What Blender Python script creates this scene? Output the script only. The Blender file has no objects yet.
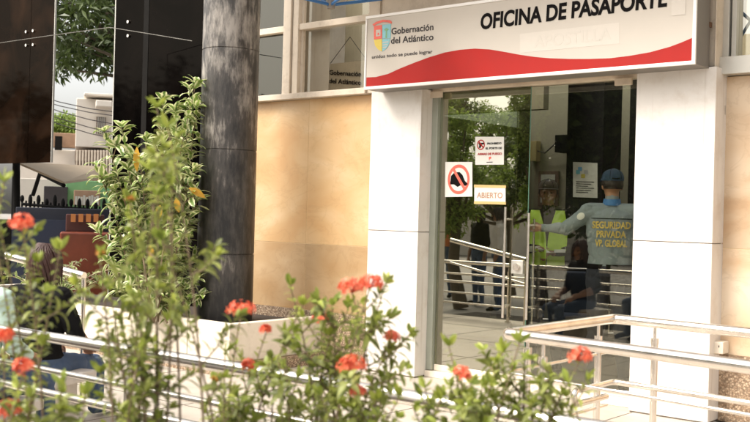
import bpy, bmesh, math, random
import numpy as np
from mathutils import Vector, Matrix, Quaternion, noise
from mathutils.bvhtree import BVHTree
S = bpy.context.scene
C = S.collection
R = math.radians
V = Vector
random.seed(7)

# ------------------------------------------------------------ camera
CAM = V((0, -6.85, 1.4))
vdir = V((-.639, .769, 0)).normalized()
rdir = V((.769, .639, 0)).normalized()
up = V((0, 0, 1))
F = (vdir + up*.003).normalized()
up0 = (up - F*up.dot(F)).normalized()
th = R(1.5)
Xc = rdir*math.cos(th) + up0*math.sin(th)
Yc = up0*math.cos(th) - rdir*math.sin(th)
cd = bpy.data.cameras.new('camera'); cam = bpy.data.objects.new('camera', cd); C.objects.link(cam)
m = Matrix((Xc, Yc, -F)).transposed().to_4x4(); m.translation = CAM
cam.matrix_world = m
cd.sensor_width = 36; cd.lens = 48; cd.clip_end = 500; cd.clip_start = .05
cd.dof.use_dof = True; cd.dof.focus_distance = 8.6; cd.dof.aperture_fstop = 4.4
S.camera = cam

# ------------------------------------------------------------ light
w = bpy.data.worlds.new('World'); S.world = w; w.use_nodes = True
nt = w.node_tree; nt.nodes.clear()
sky = nt.nodes.new('ShaderNodeTexSky'); sky.sky_type = 'NISHITA'; sky.sun_disc = False
SUN_EL, SUN_AZ = R(50), math.atan2(-.55, -.83)     # azimuth measured clockwise from +Y
sky.sun_elevation = SUN_EL; sky.sun_rotation = SUN_AZ
sky.air_density = 1.0; sky.dust_density = 5.0; sky.ozone_density = 1.0
hs = nt.nodes.new('ShaderNodeHueSaturation'); hs.inputs['Saturation'].default_value = .25
bg = nt.nodes.new('ShaderNodeBackground'); bg.inputs['Strength'].default_value = .15
wo = nt.nodes.new('ShaderNodeOutputWorld')
wm = nt.nodes.new('ShaderNodeMix'); wm.data_type = 'RGBA'; wm.blend_type = 'MULTIPLY'; wm.inputs['Factor'].default_value = 1
wm.inputs['B'].default_value = (1.0, .97, .925, 1)
nt.links.new(sky.outputs[0], hs.inputs['Color']); nt.links.new(hs.outputs[0], wm.inputs['A']); nt.links.new(wm.outputs['Result'], bg.inputs['Color'])
nt.links.new(bg.outputs[0], wo.inputs['Surface'])
sd = bpy.data.lights.new('sun', 'SUN'); sd.energy = 1.5; sd.angle = R(28); sd.color = (1, .95, .88)
sun = bpy.data.objects.new('sun', sd); C.objects.link(sun)
sv = V((math.sin(SUN_AZ)*math.cos(SUN_EL), math.cos(SUN_AZ)*math.cos(SUN_EL), math.sin(SUN_EL)))
sun.rotation_euler = sv.to_track_quat('Z', 'Y').to_euler(); sun.location = sv*30
S.view_settings.view_transform = 'Standard'; S.view_settings.look = 'None'
S.view_settings.gamma = 1; S.view_settings.use_curve_mapping = False
S.view_settings.exposure = 1.3
S.cycles.max_bounces = 10; S.cycles.transparent_max_bounces = 24
S.cycles.sample_clamp_indirect = 6

# ------------------------------------------------------------ placing helpers (photo pixel -> world)
def ray(px, py): return F*1000 + Xc*(px-375) - Yc*(py-211)
def at(px, py, d):
    q = ray(px, py); return CAM + q*(d/q.dot(vdir))
def onY(px, py, Y):
    q = ray(px, py); return CAM + q*((Y-CAM.y)/q.y)
def onZ(px, py, Z):
    q = ray(px, py); return CAM + q*((Z-CAM.z)/q.z)
def onX(px, py, X):
    q = ray(px, py); return CAM + q*((X-CAM.x)/q.x)

# ------------------------------------------------------------ materials
def new_mat(name):
    m = bpy.data.materials.new(name); m.use_nodes = True
    n = m.node_tree; n.nodes.clear()
    o = n.nodes.new('ShaderNodeOutputMaterial'); return m, n, o
def mat(name, col, rough=.6, metal=0, var=.12, scale=6, bump=0, bscale=60, spec=.5, col2=None, stretch=None, sharp=None, coat=0, dirt=None):
    """principled with noise driven colour variation and bump, object coordinates"""
    m, n, o = new_mat(name); N = n.nodes.new; L = n.links.new
    p = N('ShaderNodeBsdfPrincipled'); L(p.outputs[0], o.inputs['Surface'])
    p.inputs['Roughness'].default_value = rough; p.inputs['Metallic'].default_value = metal
    p.inputs['Specular IOR Level'].default_value = spec; p.inputs['Coat Weight'].default_value = coat
    tc = N('ShaderNodeTexCoord'); mp = N('ShaderNodeMapping'); L(tc.outputs['Object'], mp.inputs['Vector'])
    if stretch: mp.inputs['Scale'].default_value = stretch
    nz = N('ShaderNodeTexNoise'); nz.inputs['Scale'].default_value = scale; nz.inputs['Detail'].default_value = 8
    nz.inputs['Roughness'].default_value = .62
    L(mp.outputs[0], nz.inputs['Vector'])
    cr = N('ShaderNodeValToRGB'); L(nz.outputs['Fac'], cr.inputs['Fac'])
    lo, hi = sharp if sharp else (.3, .7)
    cr.color_ramp.elements[0].position = lo; cr.color_ramp.elements[1].position = hi
    c2 = col2 if col2 else tuple(min(1, c*(1+var)) for c in col)
    c1 = col if col2 else tuple(c*(1-var) for c in col)
    cr.color_ramp.elements[0].color = (*c1, 1); cr.color_ramp.elements[1].color = (*c2, 1)
    last = cr.outputs['Color']
    if dirt:   # (colour, amount, scale)
        d = N('ShaderNodeTexNoise'); d.inputs['Scale'].default_value = dirt[2]; d.inputs['Detail'].default_value = 10
        d.inputs['Roughness'].default_value = .7; L(mp.outputs[0], d.inputs['Vector'])
        r2 = N('ShaderNodeMapRange'); r2.inputs['From Min'].default_value = .5; r2.inputs['From Max'].default_value = .75
        r2.inputs['To Max'].default_value = dirt[1]; L(d.outputs['Fac'], r2.inputs['Value'])
        mx = N('ShaderNodeMix'); mx.data_type = 'RGBA'; L(r2.outputs[0], mx.inputs['Factor'])
        L(last, mx.inputs['A']); mx.inputs['B'].default_value = (*dirt[0], 1); last = mx.outputs['Result']
    L(last, p.inputs['Base Color'])
    if bump:
        b = N('ShaderNodeTexNoise'); b.inputs['Scale'].default_value = bscale; b.inputs['Detail'].default_value = 6
        L(mp.outputs[0], b.inputs['Vector'])
        bp = N('ShaderNodeBump'); bp.inputs['Strength'].default_value = bump; bp.inputs['Distance'].default_value = .01
        L(b.outputs['Fac'], bp.inputs['Height']); L(bp.outputs[0], p.inputs['Normal'])
    rr = N('ShaderNodeMapRange'); rr.inputs['To Min'].default_value = rough*.8; rr.inputs['To Max'].default_value = min(1, rough*1.25)
    L(nz.outputs['Fac'], rr.inputs['Value']); L(rr.outputs[0], p.inputs['Roughness'])
    return m
def leafmat(name, dark, light, edge=None, trans=.35, rough=.45):
    m, n, o = new_mat(name); N = n.nodes.new; L = n.links.new
    g = N('ShaderNodeNewGeometry'); cr = N('ShaderNodeValToRGB'); L(g.outputs['Random Per Island'], cr.inputs['Fac'])
    cr.color_ramp.elements[0].color = (*dark, 1); cr.color_ramp.elements[1].color = (*light, 1)
    last = cr.outputs['Color']
    if edge:
        uv = N('ShaderNodeUVMap'); sp = N('ShaderNodeSeparateXYZ'); L(uv.outputs[0], sp.inputs[0])
        a = N('ShaderNodeMath'); a.operation = 'SUBTRACT'; L(sp.outputs[0], a.inputs[0]); a.inputs[1].default_value = .5
        b = N('ShaderNodeMath'); b.operation = 'ABSOLUTE'; L(a.outputs[0], b.inputs[0])
        tc = N('ShaderNodeTexCoord'); nz = N('ShaderNodeTexNoise'); nz.inputs['Scale'].default_value = 22; L(tc.outputs['Object'], nz.inputs['Vector'])
        c = N('ShaderNodeMath'); c.operation = 'MULTIPLY_ADD'; L(nz.outputs['Fac'], c.inputs[0]); c.inputs[1].default_value = .7; L(b.outputs[0], c.inputs[2])
        r = N('ShaderNodeMapRange'); r.inputs['From Min'].default_value = .48; r.inputs['From Max'].default_value = .60; L(c.outputs[0], r.inputs['Value'])
        mx = N('ShaderNodeMix'); mx.data_type = 'RGBA'; L(r.outputs[0], mx.inputs['Factor']); L(last, mx.inputs['A'])
        mx.inputs['B'].default_value = (*edge, 1); last = mx.outputs['Result']
    p = N('ShaderNodeBsdfPrincipled'); p.inputs['Roughness'].default_value = rough; L(last, p.inputs['Base Color'])
    t = N('ShaderNodeBsdfTranslucent'); L(last, t.inputs['Color'])
    ms = N('ShaderNodeMixShader'); ms.inputs['Fac'].default_value = trans
    L(p.outputs[0], ms.inputs[1]); L(t.outputs[0], ms.inputs[2]); L(ms.outputs[0], o.inputs['Surface'])
    return m
def glassmat(name, tint, refl, rough=0.0):
    m, n, o = new_mat(name); N = n.nodes.new; L = n.links.new
    t = N('ShaderNodeBsdfTransparent'); t.inputs[0].default_value = (*tint, 1)
    g = N('ShaderNodeBsdfGlossy'); g.inputs['Roughness'].default_value = rough; g.inputs[0].default_value = (1, .97, .84, 1)
    lw = N('ShaderNodeLayerWeight'); lw.inputs['Blend'].default_value = .25
    ma = N('ShaderNodeMath'); ma.operation = 'MULTIPLY_ADD'; L(lw.outputs['Fresnel'], ma.inputs[0]); ma.inputs[1].default_value = 1 - refl; ma.inputs[2].default_value = refl
    ms = N('ShaderNodeMixShader'); L(ma.outputs[0], ms.inputs['Fac']); L(t.outputs[0], ms.inputs[1]); L(g.outputs[0], ms.inputs[2])
    L(ms.outputs[0], o.inputs['Surface']); return m
def darkglass(name, fac, c1, c2, sc=1.2):
    m, n, o = new_mat(name); N = n.nodes.new; L = n.links.new
    tc = N('ShaderNodeTexCoord'); nz = N('ShaderNodeTexNoise'); nz.inputs['Scale'].default_value = sc; nz.inputs['Detail'].default_value = 7; L(tc.outputs['Object'], nz.inputs['Vector'])
    nz.inputs['Distortion'].default_value = 1.5
    cr = N('ShaderNodeValToRGB'); L(nz.outputs['Fac'], cr.inputs['Fac']); cr.color_ramp.elements[0].position = .42; cr.color_ramp.elements[1].position = .72
    cr.color_ramp.elements[0].color = (*c1, 1); cr.color_ramp.elements[1].color = (*c2, 1)
    d = N('ShaderNodeBsdfDiffuse'); L(cr.outputs[0], d.inputs[0]); g = N('ShaderNodeBsdfGlossy'); g.inputs['Roughness'].default_value = .04; g.inputs[0].default_value = (1, .9, .75, 1)
    ms = N('ShaderNodeMixShader'); ms.inputs[0].default_value = fac; L(d.outputs[0], ms.inputs[1]); L(g.outputs[0], ms.inputs[2]); L(ms.outputs[0], o.inputs['Surface'])
    return m
def stonemat(name, base, dark_, light_):
    m, n, o = new_mat(name); N = n.nodes.new; L = n.links.new
    p = N('ShaderNodeBsdfPrincipled'); L(p.outputs[0], o.inputs['Surface']); p.inputs['Roughness'].default_value = .38
    tc = N('ShaderNodeTexCoord'); mp = N('ShaderNodeMapping'); mp.inputs['Rotation'].default_value = (0, .5, 0); mp.inputs['Scale'].default_value = (1, 1, 1.6); L(tc.outputs['Object'], mp.inputs['Vector'])
    a = N('ShaderNodeTexNoise'); a.inputs['Scale'].default_value = 1.6; a.inputs['Detail'].default_value = 8; a.inputs['Distortion'].default_value = .5; L(mp.outputs[0], a.inputs['Vector'])
    cr = N('ShaderNodeValToRGB'); L(a.outputs['Fac'], cr.inputs['Fac']); cr.color_ramp.elements[0].position = .33; cr.color_ramp.elements[1].position = .68
    cr.color_ramp.elements[0].color = (*dark_, 1); cr.color_ramp.elements[1].color = (*light_, 1); e = cr.color_ramp.elements.new(.5); e.color = (*base, 1)
    v = N('ShaderNodeTexNoise'); v.inputs['Scale'].default_value = 3.2; v.inputs['Detail'].default_value = 9; v.inputs['Distortion'].default_value = .8; v.inputs['Roughness'].default_value = .6; L(mp.outputs[0], v.inputs['Vector'])
    s1 = N('ShaderNodeMath'); s1.operation = 'SUBTRACT'; L(v.outputs['Fac'], s1.inputs[0]); s1.inputs[1].default_value = .5
    s2 = N('ShaderNodeMath'); s2.operation = 'ABSOLUTE'; L(s1.outputs[0], s2.inputs[0])
    r = N('ShaderNodeMapRange'); r.inputs['From Min'].default_value = 0; r.inputs['From Max'].default_value = .03; r.inputs['To Min'].default_value = .22; r.inputs['To Max'].default_value = 0; L(s2.outputs[0], r.inputs['Value'])
    mx = N('ShaderNodeMix'); mx.data_type = 'RGBA'; L(r.outputs[0], mx.inputs['Factor']); L(cr.outputs[0], mx.inputs['A']); mx.inputs['B'].default_value = (*[c*.72 for c in dark_], 1)
    ge = N('ShaderNodeNewGeometry'); rv = N('ShaderNodeMapRange'); rv.inputs['To Min'].default_value = .86; rv.inputs['To Max'].default_value = 1.08; L(ge.outputs['Random Per Island'], rv.inputs['Value'])
    hv = N('ShaderNodeHueSaturation'); L(mx.outputs['Result'], hv.inputs['Color']); L(rv.outputs[0], hv.inputs['Value'])
    L(hv.outputs[0], p.inputs['Base Color']); return m
def gravelmat(name):
    m, n, o = new_mat(name); N = n.nodes.new; L = n.links.new
    p = N('ShaderNodeBsdfPrincipled'); L(p.outputs[0], o.inputs['Surface']); p.inputs['Roughness'].default_value = .8
    tc = N('ShaderNodeTexCoord'); v = N('ShaderNodeTexVoronoi'); v.inputs['Scale'].default_value = 75; L(tc.outputs['Object'], v.inputs['Vector'])
    sp = N('ShaderNodeSeparateColor'); L(v.outputs['Color'], sp.inputs[0])
    cr = N('ShaderNodeValToRGB'); L(sp.outputs[0], cr.inputs['Fac'])
    cr.color_ramp.elements[0].color = (.20, .12, .07, 1); cr.color_ramp.elements[1].color = (.58, .44, .30, 1)
    e = cr.color_ramp.elements.new(.45); e.color = (.40, .28, .18, 1)
    dk = N('ShaderNodeMapRange'); dk.inputs['From Min'].default_value = .25; dk.inputs['From Max'].default_value = .75; L(v.outputs['Distance'], dk.inputs['Value'])
    dk.inputs['To Max'].default_value = .8
    mx = N('ShaderNodeMix'); mx.data_type = 'RGBA'; L(dk.outputs[0], mx.inputs['Factor']); L(cr.outputs[0], mx.inputs['A']); mx.inputs['B'].default_value = (.16, .11, .07, 1)
    L(mx.outputs['Result'], p.inputs['Base Color'])
    bp = N('ShaderNodeBump'); bp.invert = True; bp.inputs['Strength'].default_value = .7; bp.inputs['Distance'].default_value = .006
    L(v.outputs['Distance'], bp.inputs['Height']); L(bp.outputs[0], p.inputs['Normal'])
    return m
def columnmat(name):
    m, n, o = new_mat(name); N = n.nodes.new; L = n.links.new
    p = N('ShaderNodeBsdfPrincipled'); L(p.outputs[0], o.inputs['Surface']); p.inputs['Roughness'].default_value = .38
    tc = N('ShaderNodeTexCoord'); mp = N('ShaderNodeMapping'); mp.inputs['Scale'].default_value = (9, 9, 2.2); L(tc.outputs['Object'], mp.inputs['Vector'])
    a = N('ShaderNodeTexNoise'); a.inputs['Scale'].default_value = 2.2; a.inputs['Detail'].default_value = 9; a.inputs['Roughness'].default_value = .7; L(mp.outputs[0], a.inputs['Vector'])
    b = N('ShaderNodeTexNoise'); b.inputs['Scale'].default_value = 2.6; b.inputs['Detail'].default_value = 8; L(tc.outputs['Object'], b.inputs['Vector'])
    ad = N('ShaderNodeMath'); ad.operation = 'ADD'; L(a.outputs['Fac'], ad.inputs[0]); L(b.outputs['Fac'], ad.inputs[1])
    # weathering: paler chalky upper drums, blacker lower drums
    sp = N('ShaderNodeSeparateXYZ'); L(tc.outputs['Object'], sp.inputs[0])
    zz = N('ShaderNodeMapRange'); zz.inputs['From Min'].default_value = 1.0; zz.inputs['From Max'].default_value = 2.6; zz.inputs['To Min'].default_value = -.14; zz.inputs['To Max'].default_value = .09
    L(sp.outputs[2], zz.inputs['Value'])
    a2 = N('ShaderNodeMath'); a2.operation = 'ADD'; L(ad.outputs[0], a2.inputs[0]); L(zz.outputs[0], a2.inputs[1])
    cr = N('ShaderNodeValToRGB'); L(a2.outputs[0], cr.inputs['Fac'])
    hf = N('ShaderNodeMapRange'); hf.inputs['From Min'].default_value = .80; hf.inputs['From Max'].default_value = 1.30; L(a2.outputs[0], hf.inputs['Value']); L(hf.outputs[0], cr.inputs['Fac'])
    cr.color_ramp.elements[0].color = (.012, .011, .010, 1); cr.color_ramp.elements[1].color = (.30, .27, .235, 1)
    e = cr.color_ramp.elements.new(.5); e.color = (.055, .048, .042, 1)
    L(cr.outputs[0], p.inputs['Base Color'])
    bp = N('ShaderNodeBump'); bp.inputs['Strength'].default_value = .25; bp.inputs['Distance'].default_value = .01; L(a.outputs['Fac'], bp.inputs['Height']); L(bp.outputs[0], p.inputs['Normal'])
    return m

M = dict(
 white=mat('white_stone', (.69, .65, .60), .45, var=.07, scale=1.6, bump=.08, bscale=18, dirt=((.50, .41, .32), .55, 4.5)),
 groove=mat('groove_dark', (.16, .13, .10), .8),
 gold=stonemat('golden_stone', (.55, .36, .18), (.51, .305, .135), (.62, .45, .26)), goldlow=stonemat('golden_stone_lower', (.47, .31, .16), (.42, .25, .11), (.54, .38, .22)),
 pale=stonemat('pale_stone', (.60, .45, .30), (.50, .33, .19), (.68, .56, .42)),
 grout=mat('grout', (.70, .55, .32), .8),
 pebble=gravelmat('pebble_dash'),
 cream=mat('cream_paint', (.62, .53, .42), .55, var=.06, scale=4, bump=.05, dirt=((.28, .2, .13), .5, 7)),
 creamw=mat('cream_planter', (.76, .68, .56), .5, var=.05, scale=5, bump=.06, dirt=((.45, .36, .26), .45, 4)),
 floor=mat('terrace_cement', (.42, .37, .31), .6, var=.12, scale=3, bump=.12, bscale=40, dirt=((.28, .22, .17), .5, 2.2)),
 street=mat('street_concrete', (.24, .22, .20), .85, var=.15, scale=2, bump=.2),
 steel=mat('brushed_steel', (.78, .73, .66), .2, 1, var=.08, scale=14, dirt=((.32, .26, .20), .4, 9)),
 alu=mat('aluminium', (.50, .48, .43), .42, .6, var=.06),
 alug=mat('green_grey_aluminium', (.36, .38, .32), .42, .35, var=.06),
 signw=mat('sign_face', (.50, .455, .395), .6, spec=.25, var=.03, scale=1.5),
 signe=mat('sign_edge', (.72, .69, .65), .4, .1, var=.04),
 signside=mat('sign_side', (.20, .18, .16), .5, .3, var=.1),
 tape=mat('tape_white', (.535, .49, .43), .6, var=.03, spec=.25),
 tape2=mat('tape_ghost', (.52, .48, .42), .6, var=.03, spec=.25),
 red=mat('sign_red', (.34, .013, .009), .6, spec=.25, var=.05), redp=mat('sign_pink_red', (.72, .12, .08), .45),
 black=mat('black_ink', (.006, .005, .005), .8, spec=.1), ink=mat('grey_ink', (.055, .05, .05), .8, spec=.1),
 blackglass=darkglass('black_glass', .006, (.0012, .001, .001), (.003, .0022, .002)),
 brownglass=darkglass('brown_glass', .009, (.004, .0022, .0014), (.018, .009, .005)),
 dark=mat('dark_interior', (.007, .0065, .006), .8, spec=.15),
 intwall=mat('interior_wall', (.22, .205, .145), .7, var=.06), intfloor=mat('interior_floor', (.16, .13, .10), .3),
 glass=glassmat('door_glass', (.52, .54, .44), .29), glass2=glassmat('door_glass_clear', (.94, .95, .90), .055), wglass=glassmat('window_glass', (.90, .86, .78), .06),
 glassedge=mat('glass_edge', (.10, .2, .15), .2),
 paper=mat('paper', (.66, .64, .58), .7, var=.03), paperin=mat('poster_paper', (.42, .42, .37), .7), yellow=mat('tan_tape', (.58, .40, .16), .6),
 orange=mat('orange_ink', (.42, .22, .13), .6), blue=mat('blue_metal', (.03, .13, .32), .4, .2), navy=mat('navy_cloth', (.015, .022, .045), .7),
 soil=mat('soil', (.035, .024, .016), .9, bump=.5), bark=mat('bark', (.10, .075, .05), .9, bump=.5, bscale=25),
 stem=mat('green_stem', (.13, .13, .05), .7), woodstem=mat('woody_stem', (.20, .14, .085), .8),
 house=mat('white_house', (.62, .57, .50), .8, var=.08, scale=1.2, dirt=((.35, .27, .2), .5, 1)), brick=mat('brick_brown', (.27, .17, .11), .85, var=.2, scale=4),
 balc=mat('balcony_underside', (.12, .08, .055), .85), green=mat('mint_green_paint', (.16, .34, .15), .7), tan=mat('awning_canvas', (.33, .26, .18), .8, var=.08),
 rust=mat('red_brown_panel', (.16, .035, .015), .35, var=.4, scale=2.5), skin=mat('skin', (.24, .12, .07), .5), skinlt=mat('skin_tan', (.33, .17, .10), .55),
 hair=mat('dark_hair', (.02, .012, .010), .6, bump=.5, bscale=120, stretch=(1, 1, .2)), hairred=mat('reddish_hair', (.055, .02, .014), .5, bump=.6, bscale=120, stretch=(1, 1, .2)),
 shirtgrey=mat('grey_uniform', (.20, .235, .255), .8, var=.1, scale=9, bump=.35, bscale=14), shirtblk=mat('black_shirt', (.008, .0075, .0075), .95, spec=.1, bump=.3, bscale=14),
 trouser=mat('navy_trouser', (.02, .022, .035), .85), vest=mat('hi_vis_green', (.50, .74, .08), .6, var=.15, scale=9), reflect=mat('reflective_tape', (.6, .6, .56), .35),
 capblue=mat('cap_blue', (.02, .045, .085), .8), capbrown=mat('cap_brown', (.05, .036, .022), .8), capband=mat('collar_blue', (.05, .16, .38), .7),
 textyel=mat('yellow_print', (.60, .45, .12), .7), mint=mat('mint_shirt', (.50, .64, .56), .8, bump=.3, bscale=12), jeans=mat('blue_jeans', (.05, .08, .14), .85),
 eye=mat('eye_dark', (.01, .008, .007), .3), bench=mat('bench_concrete', (.55, .50, .44), .7), orangecl=mat('orange_shirt', (.55, .16, .05), .8), whitecl=mat('white_shirt', (.6, .58, .55), .8),
 ixleaf=leafmat('ixora_leaf', (.12, .145, .03), (.38, .41, .11), trans=.4), ixtip=leafmat('ixora_tip_leaf', (.20, .26, .04), (.42, .46, .08)),
 ixflower=leafmat('ixora_flower', (.68, .08, .035), (.92, .27, .14), trans=.3), ixbud=leafmat('ixora_bud', (.45, .16, .03), (.62, .30, .05), trans=.3),
 vleaf=leafmat('variegated_leaf', (.07, .14, .025), (.27, .38, .08), edge=(.74, .74, .44), trans=.25, rough=.4), yleaf=leafmat('yellow_leaf', (.62, .30, .02), (.72, .45, .06)),
 tleaf=leafmat('tree_leaf', (.03, .05, .012), (.10, .14, .03), trans=.3), tleaf2=leafmat('bright_tree_leaf', (.12, .18, .03), (.30, .40, .08), trans=.5),
)

# ------------------------------------------------------------ object helpers
def tag(o, label=None, cat=None, group=None, kind=None):
    if label: o['label'] = label
    if cat: o['category'] = cat
    if group: o['group'] = group
    if kind: o['kind'] = kind
    return o
def empty(name, loc=(0, 0, 0), label=None, cat=None, group=None, rz=0):
    o = bpy.data.objects.new(name, None); C.objects.link(o); o.location = loc; o.rotation_euler = (0, 0, rz)
    o.empty_display_size = .1
    return tag(o, label, cat, group)
class MB:
    def __init__(s): s.v = []; s.f = []; s.uv = []; s.mi = []; s.sm = []
    def add(s, vs, fs, uv=None, mi=0, smooth=False):
        b = len(s.v); s.v += [tuple(p) for p in vs]
        for k, f in enumerate(fs):
            s.f.append([b+i for i in f]); s.mi.append(mi); s.sm.append(smooth)
            s.uv += ([uv[i] for i in f] if uv else [(0, 0)]*len(f))
        return s
    def box(s, c, d, rz=0, mi=0):
        hx, hy, hz = d[0]/2, d[1]/2, d[2]/2; ca, sa = math.cos(rz), math.sin(rz); vs = []
        for z in (-hz, hz):
            for x, y in ((-hx, -hy), (hx, -hy), (hx, hy), (-hx, hy)):
                vs.append((c[0]+x*ca-y*sa, c[1]+x*sa+y*ca, c[2]+z))
        return s.add(vs, [(3, 2, 1, 0), (4, 5, 6, 7), (0, 1, 5, 4), (1, 2, 6, 5), (2, 3, 7, 6), (3, 0, 4, 7)], mi=mi)
    def span(s, a, b, mi=0):
        return s.box([(a[i]+b[i])/2 for i in range(3)], [abs(b[i]-a[i]) for i in range(3)], mi=mi)
    def loft(s, pts, rad, n=12, side=None, mi=0, cap=True):
        """tapered tube; rad entries r or (rx, ry); side = fixed vector for rx"""
        pts = [V(p) for p in pts]; rings = []; N = len(pts); prev = None
        for i, p in enumerate(pts):
            t = (pts[min(i+1, N-1)] - pts[max(i-1, 0)])
            t = t.normalized() if t.length > 1e-9 else up.copy()
            if side is not None: a = V(side) - t*V(side).dot(t)
            elif prev is not None: a = prev - t*prev.dot(t)
            else: a = t.cross(up) if abs(t.z) < .95 else t.cross(V((0, 1, 0)))
            if a.length < 1e-6: a = t.orthogonal()
            a.normalize(); prev = a; b = t.cross(a)
            r = rad[i] if isinstance(rad, (list, tuple)) else rad
            rx, ry = r if isinstance(r, (list, tuple)) else (r, r)
            rings.append([p + a*rx*math.cos(2*math.pi*k/n) + b*ry*math.sin(2*math.pi*k/n) for k in range(n)])
        vs = [q for r_ in rings for q in r_]; fs = []
        for i in range(N-1):
            for k in range(n):
                k2 = (k+1) % n; fs.append((i*n+k, i*n+k2, (i+1)*n+k2, (i+1)*n+k))
        s.add(vs, fs, mi=mi, smooth=True)
        if cap:
            b0 = [tuple(q) for q in rings[0]]; b1 = [tuple(q) for q in rings[-1]]
            s.add(b0, [tuple(range(n))[::-1]], mi=mi); s.add(b1, [tuple(range(n))], mi=mi)
        return s
    def capsule(s, a, b, ra, rb, n=12, side=None):
        a, b = V(a), V(b); d = (b-a); L = d.length
        d = d/L if L > 1e-6 else up.copy(); fl = (lambda r, k: (r[0]*k, r[1]*k) if isinstance(r, (tuple, list)) else r*k)
        mn = lambda r: min(r) if isinstance(r, (tuple, list)) else r
        P = [a-d*mn(ra), a-d*mn(ra)*.8, a-d*mn(ra)*.45, a, b, b+d*mn(rb)*.45, b+d*mn(rb)*.8, b+d*mn(rb)]
        Q = [fl(ra, .08), fl(ra, .6), fl(ra, .89), ra, rb, fl(rb, .89), fl(rb, .6), fl(rb, .08)]
        return s.loft(P, Q, n, side)
    def ball(s, c, r, n=14, m_=9, rz=0):
        c = V(c); rx, ry, rz_ = r if isinstance(r, (tuple, list)) else (r, r, r); vs = []; fs = []
        for i in range(m_+1):
            t = math.pi*i/m_
            for k in range(n):
                a = 2*math.pi*k/n; x = rx*math.sin(t)*math.cos(a); y = ry*math.sin(t)*math.sin(a)
                vs.append((c.x+x*math.cos(rz)-y*math.sin(rz), c.y+x*math.sin(rz)+y*math.cos(rz), c.z+rz_*math.cos(t)))
        for i in range(m_):
            for k in range(n):
                k2 = (k+1) % n; fs.append((i*n+k, (i+1)*n+k, (i+1)*n+k2, i*n+k2))
        return s.add(vs, fs, smooth=True)
    def leaf(s, o, d, nrm, L, W, droop=.25, mi=0):
        o = V(o); d = V(d).normalized(); sd_ = d.cross(V(nrm))
        if sd_.length < 1e-4: sd_ = d.orthogonal()
        sd_.normalize(); n_ = sd_.cross(d); vs = []; uv = []
        prof = [(0, .12, 0), (.3, .85, .05), (.6, .9, 0), (.85, .5, -.12), (1, .03, -.28)]
        for t, ww, z in prof:
            c = o + d*(L*t) + n_*(L*z*droop*2) - up*(L*droop*t*t*.5)
            for k, e in ((-1, 0), (0, .5), (1, 1)):
                vs.append(c + sd_*(k*W*.5*ww) + n_*(abs(k)*W*.12*ww)); uv.append((e*ww + .5*(1-ww), t))
        fs = []
        for i in range(4):
            for k in range(2): fs.append((i*3+k, i*3+k+1, (i+1)*3+k+1, (i+1)*3+k))
        return s.add(vs, fs, uv=uv, mi=mi, smooth=True)
    def qleaf(s, o, d, nrm, L, W, mi=0):
        o = V(o); d = V(d).normalized(); sd_ = d.cross(V(nrm)); 
        if sd_.length < 1e-4: sd_ = d.orthogonal()
        sd_.normalize(); n_ = sd_.cross(d)
        vs = [o, o+d*L*.45+sd_*W*.5+n_*W*.1, o+d*L - up*L*.12, o+d*L*.45-sd_*W*.5+n_*W*.1]
        return s.add(vs, [(0, 1, 2, 3)], uv=[(.5, 0), (1, .5), (.5, 1), (0, .5)], mi=mi)
    def build(s, name, mats, parent=None, bevel=0, origin=None):
        me = bpy.data.meshes.new(name)
        og = V(origin) if origin is not None else V((0, 0, 0))
        vs = s.v
        if origin is not None: vs = [(p[0]-og.x, p[1]-og.y, p[2]-og.z) for p in s.v]
        me.from_pydata(vs, [], s.f)
        me.polygons.foreach_set('material_index', s.mi); me.polygons.foreach_set('use_smooth', s.sm)
        ul = me.uv_layers.new(name='UVMap'); ul.data.foreach_set('uv', [c for u in s.uv for c in u])
        for m_ in (mats if isinstance(mats, (list, tuple)) else [mats]): me.materials.append(m_)
        me.update()
        o = bpy.data.objects.new(name, me); C.objects.link(o); o.location = og
        if parent: 
            o.parent = parent
            o.matrix_parent_inverse = Matrix.Identity(4)
            if parent.parent is None:      # mesh data given in world space: compensate the parent's place
                o.matrix_parent_inverse = (Matrix.Translation(parent.location) @ parent.rotation_euler.to_matrix().to_4x4()).inverted()
            else:
                pp = parent.parent
                W = Matrix.Translation(pp.location) @ pp.rotation_euler.to_matrix().to_4x4()
                Wp = W @ parent.matrix_parent_inverse @ Matrix.Translation(parent.location)
                o.matrix_parent_inverse = Wp.inverted()
        if bevel:
            b = o.modifiers.new('bevel', 'BEVEL'); b.width = bevel; b.segments = 2; b.limit_method = 'ANGLE'
        return o
def boxo(name, a, b, m_, parent=None, bevel=.004): return MB().span(a, b).build(name, m_, parent, bevel)

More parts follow.
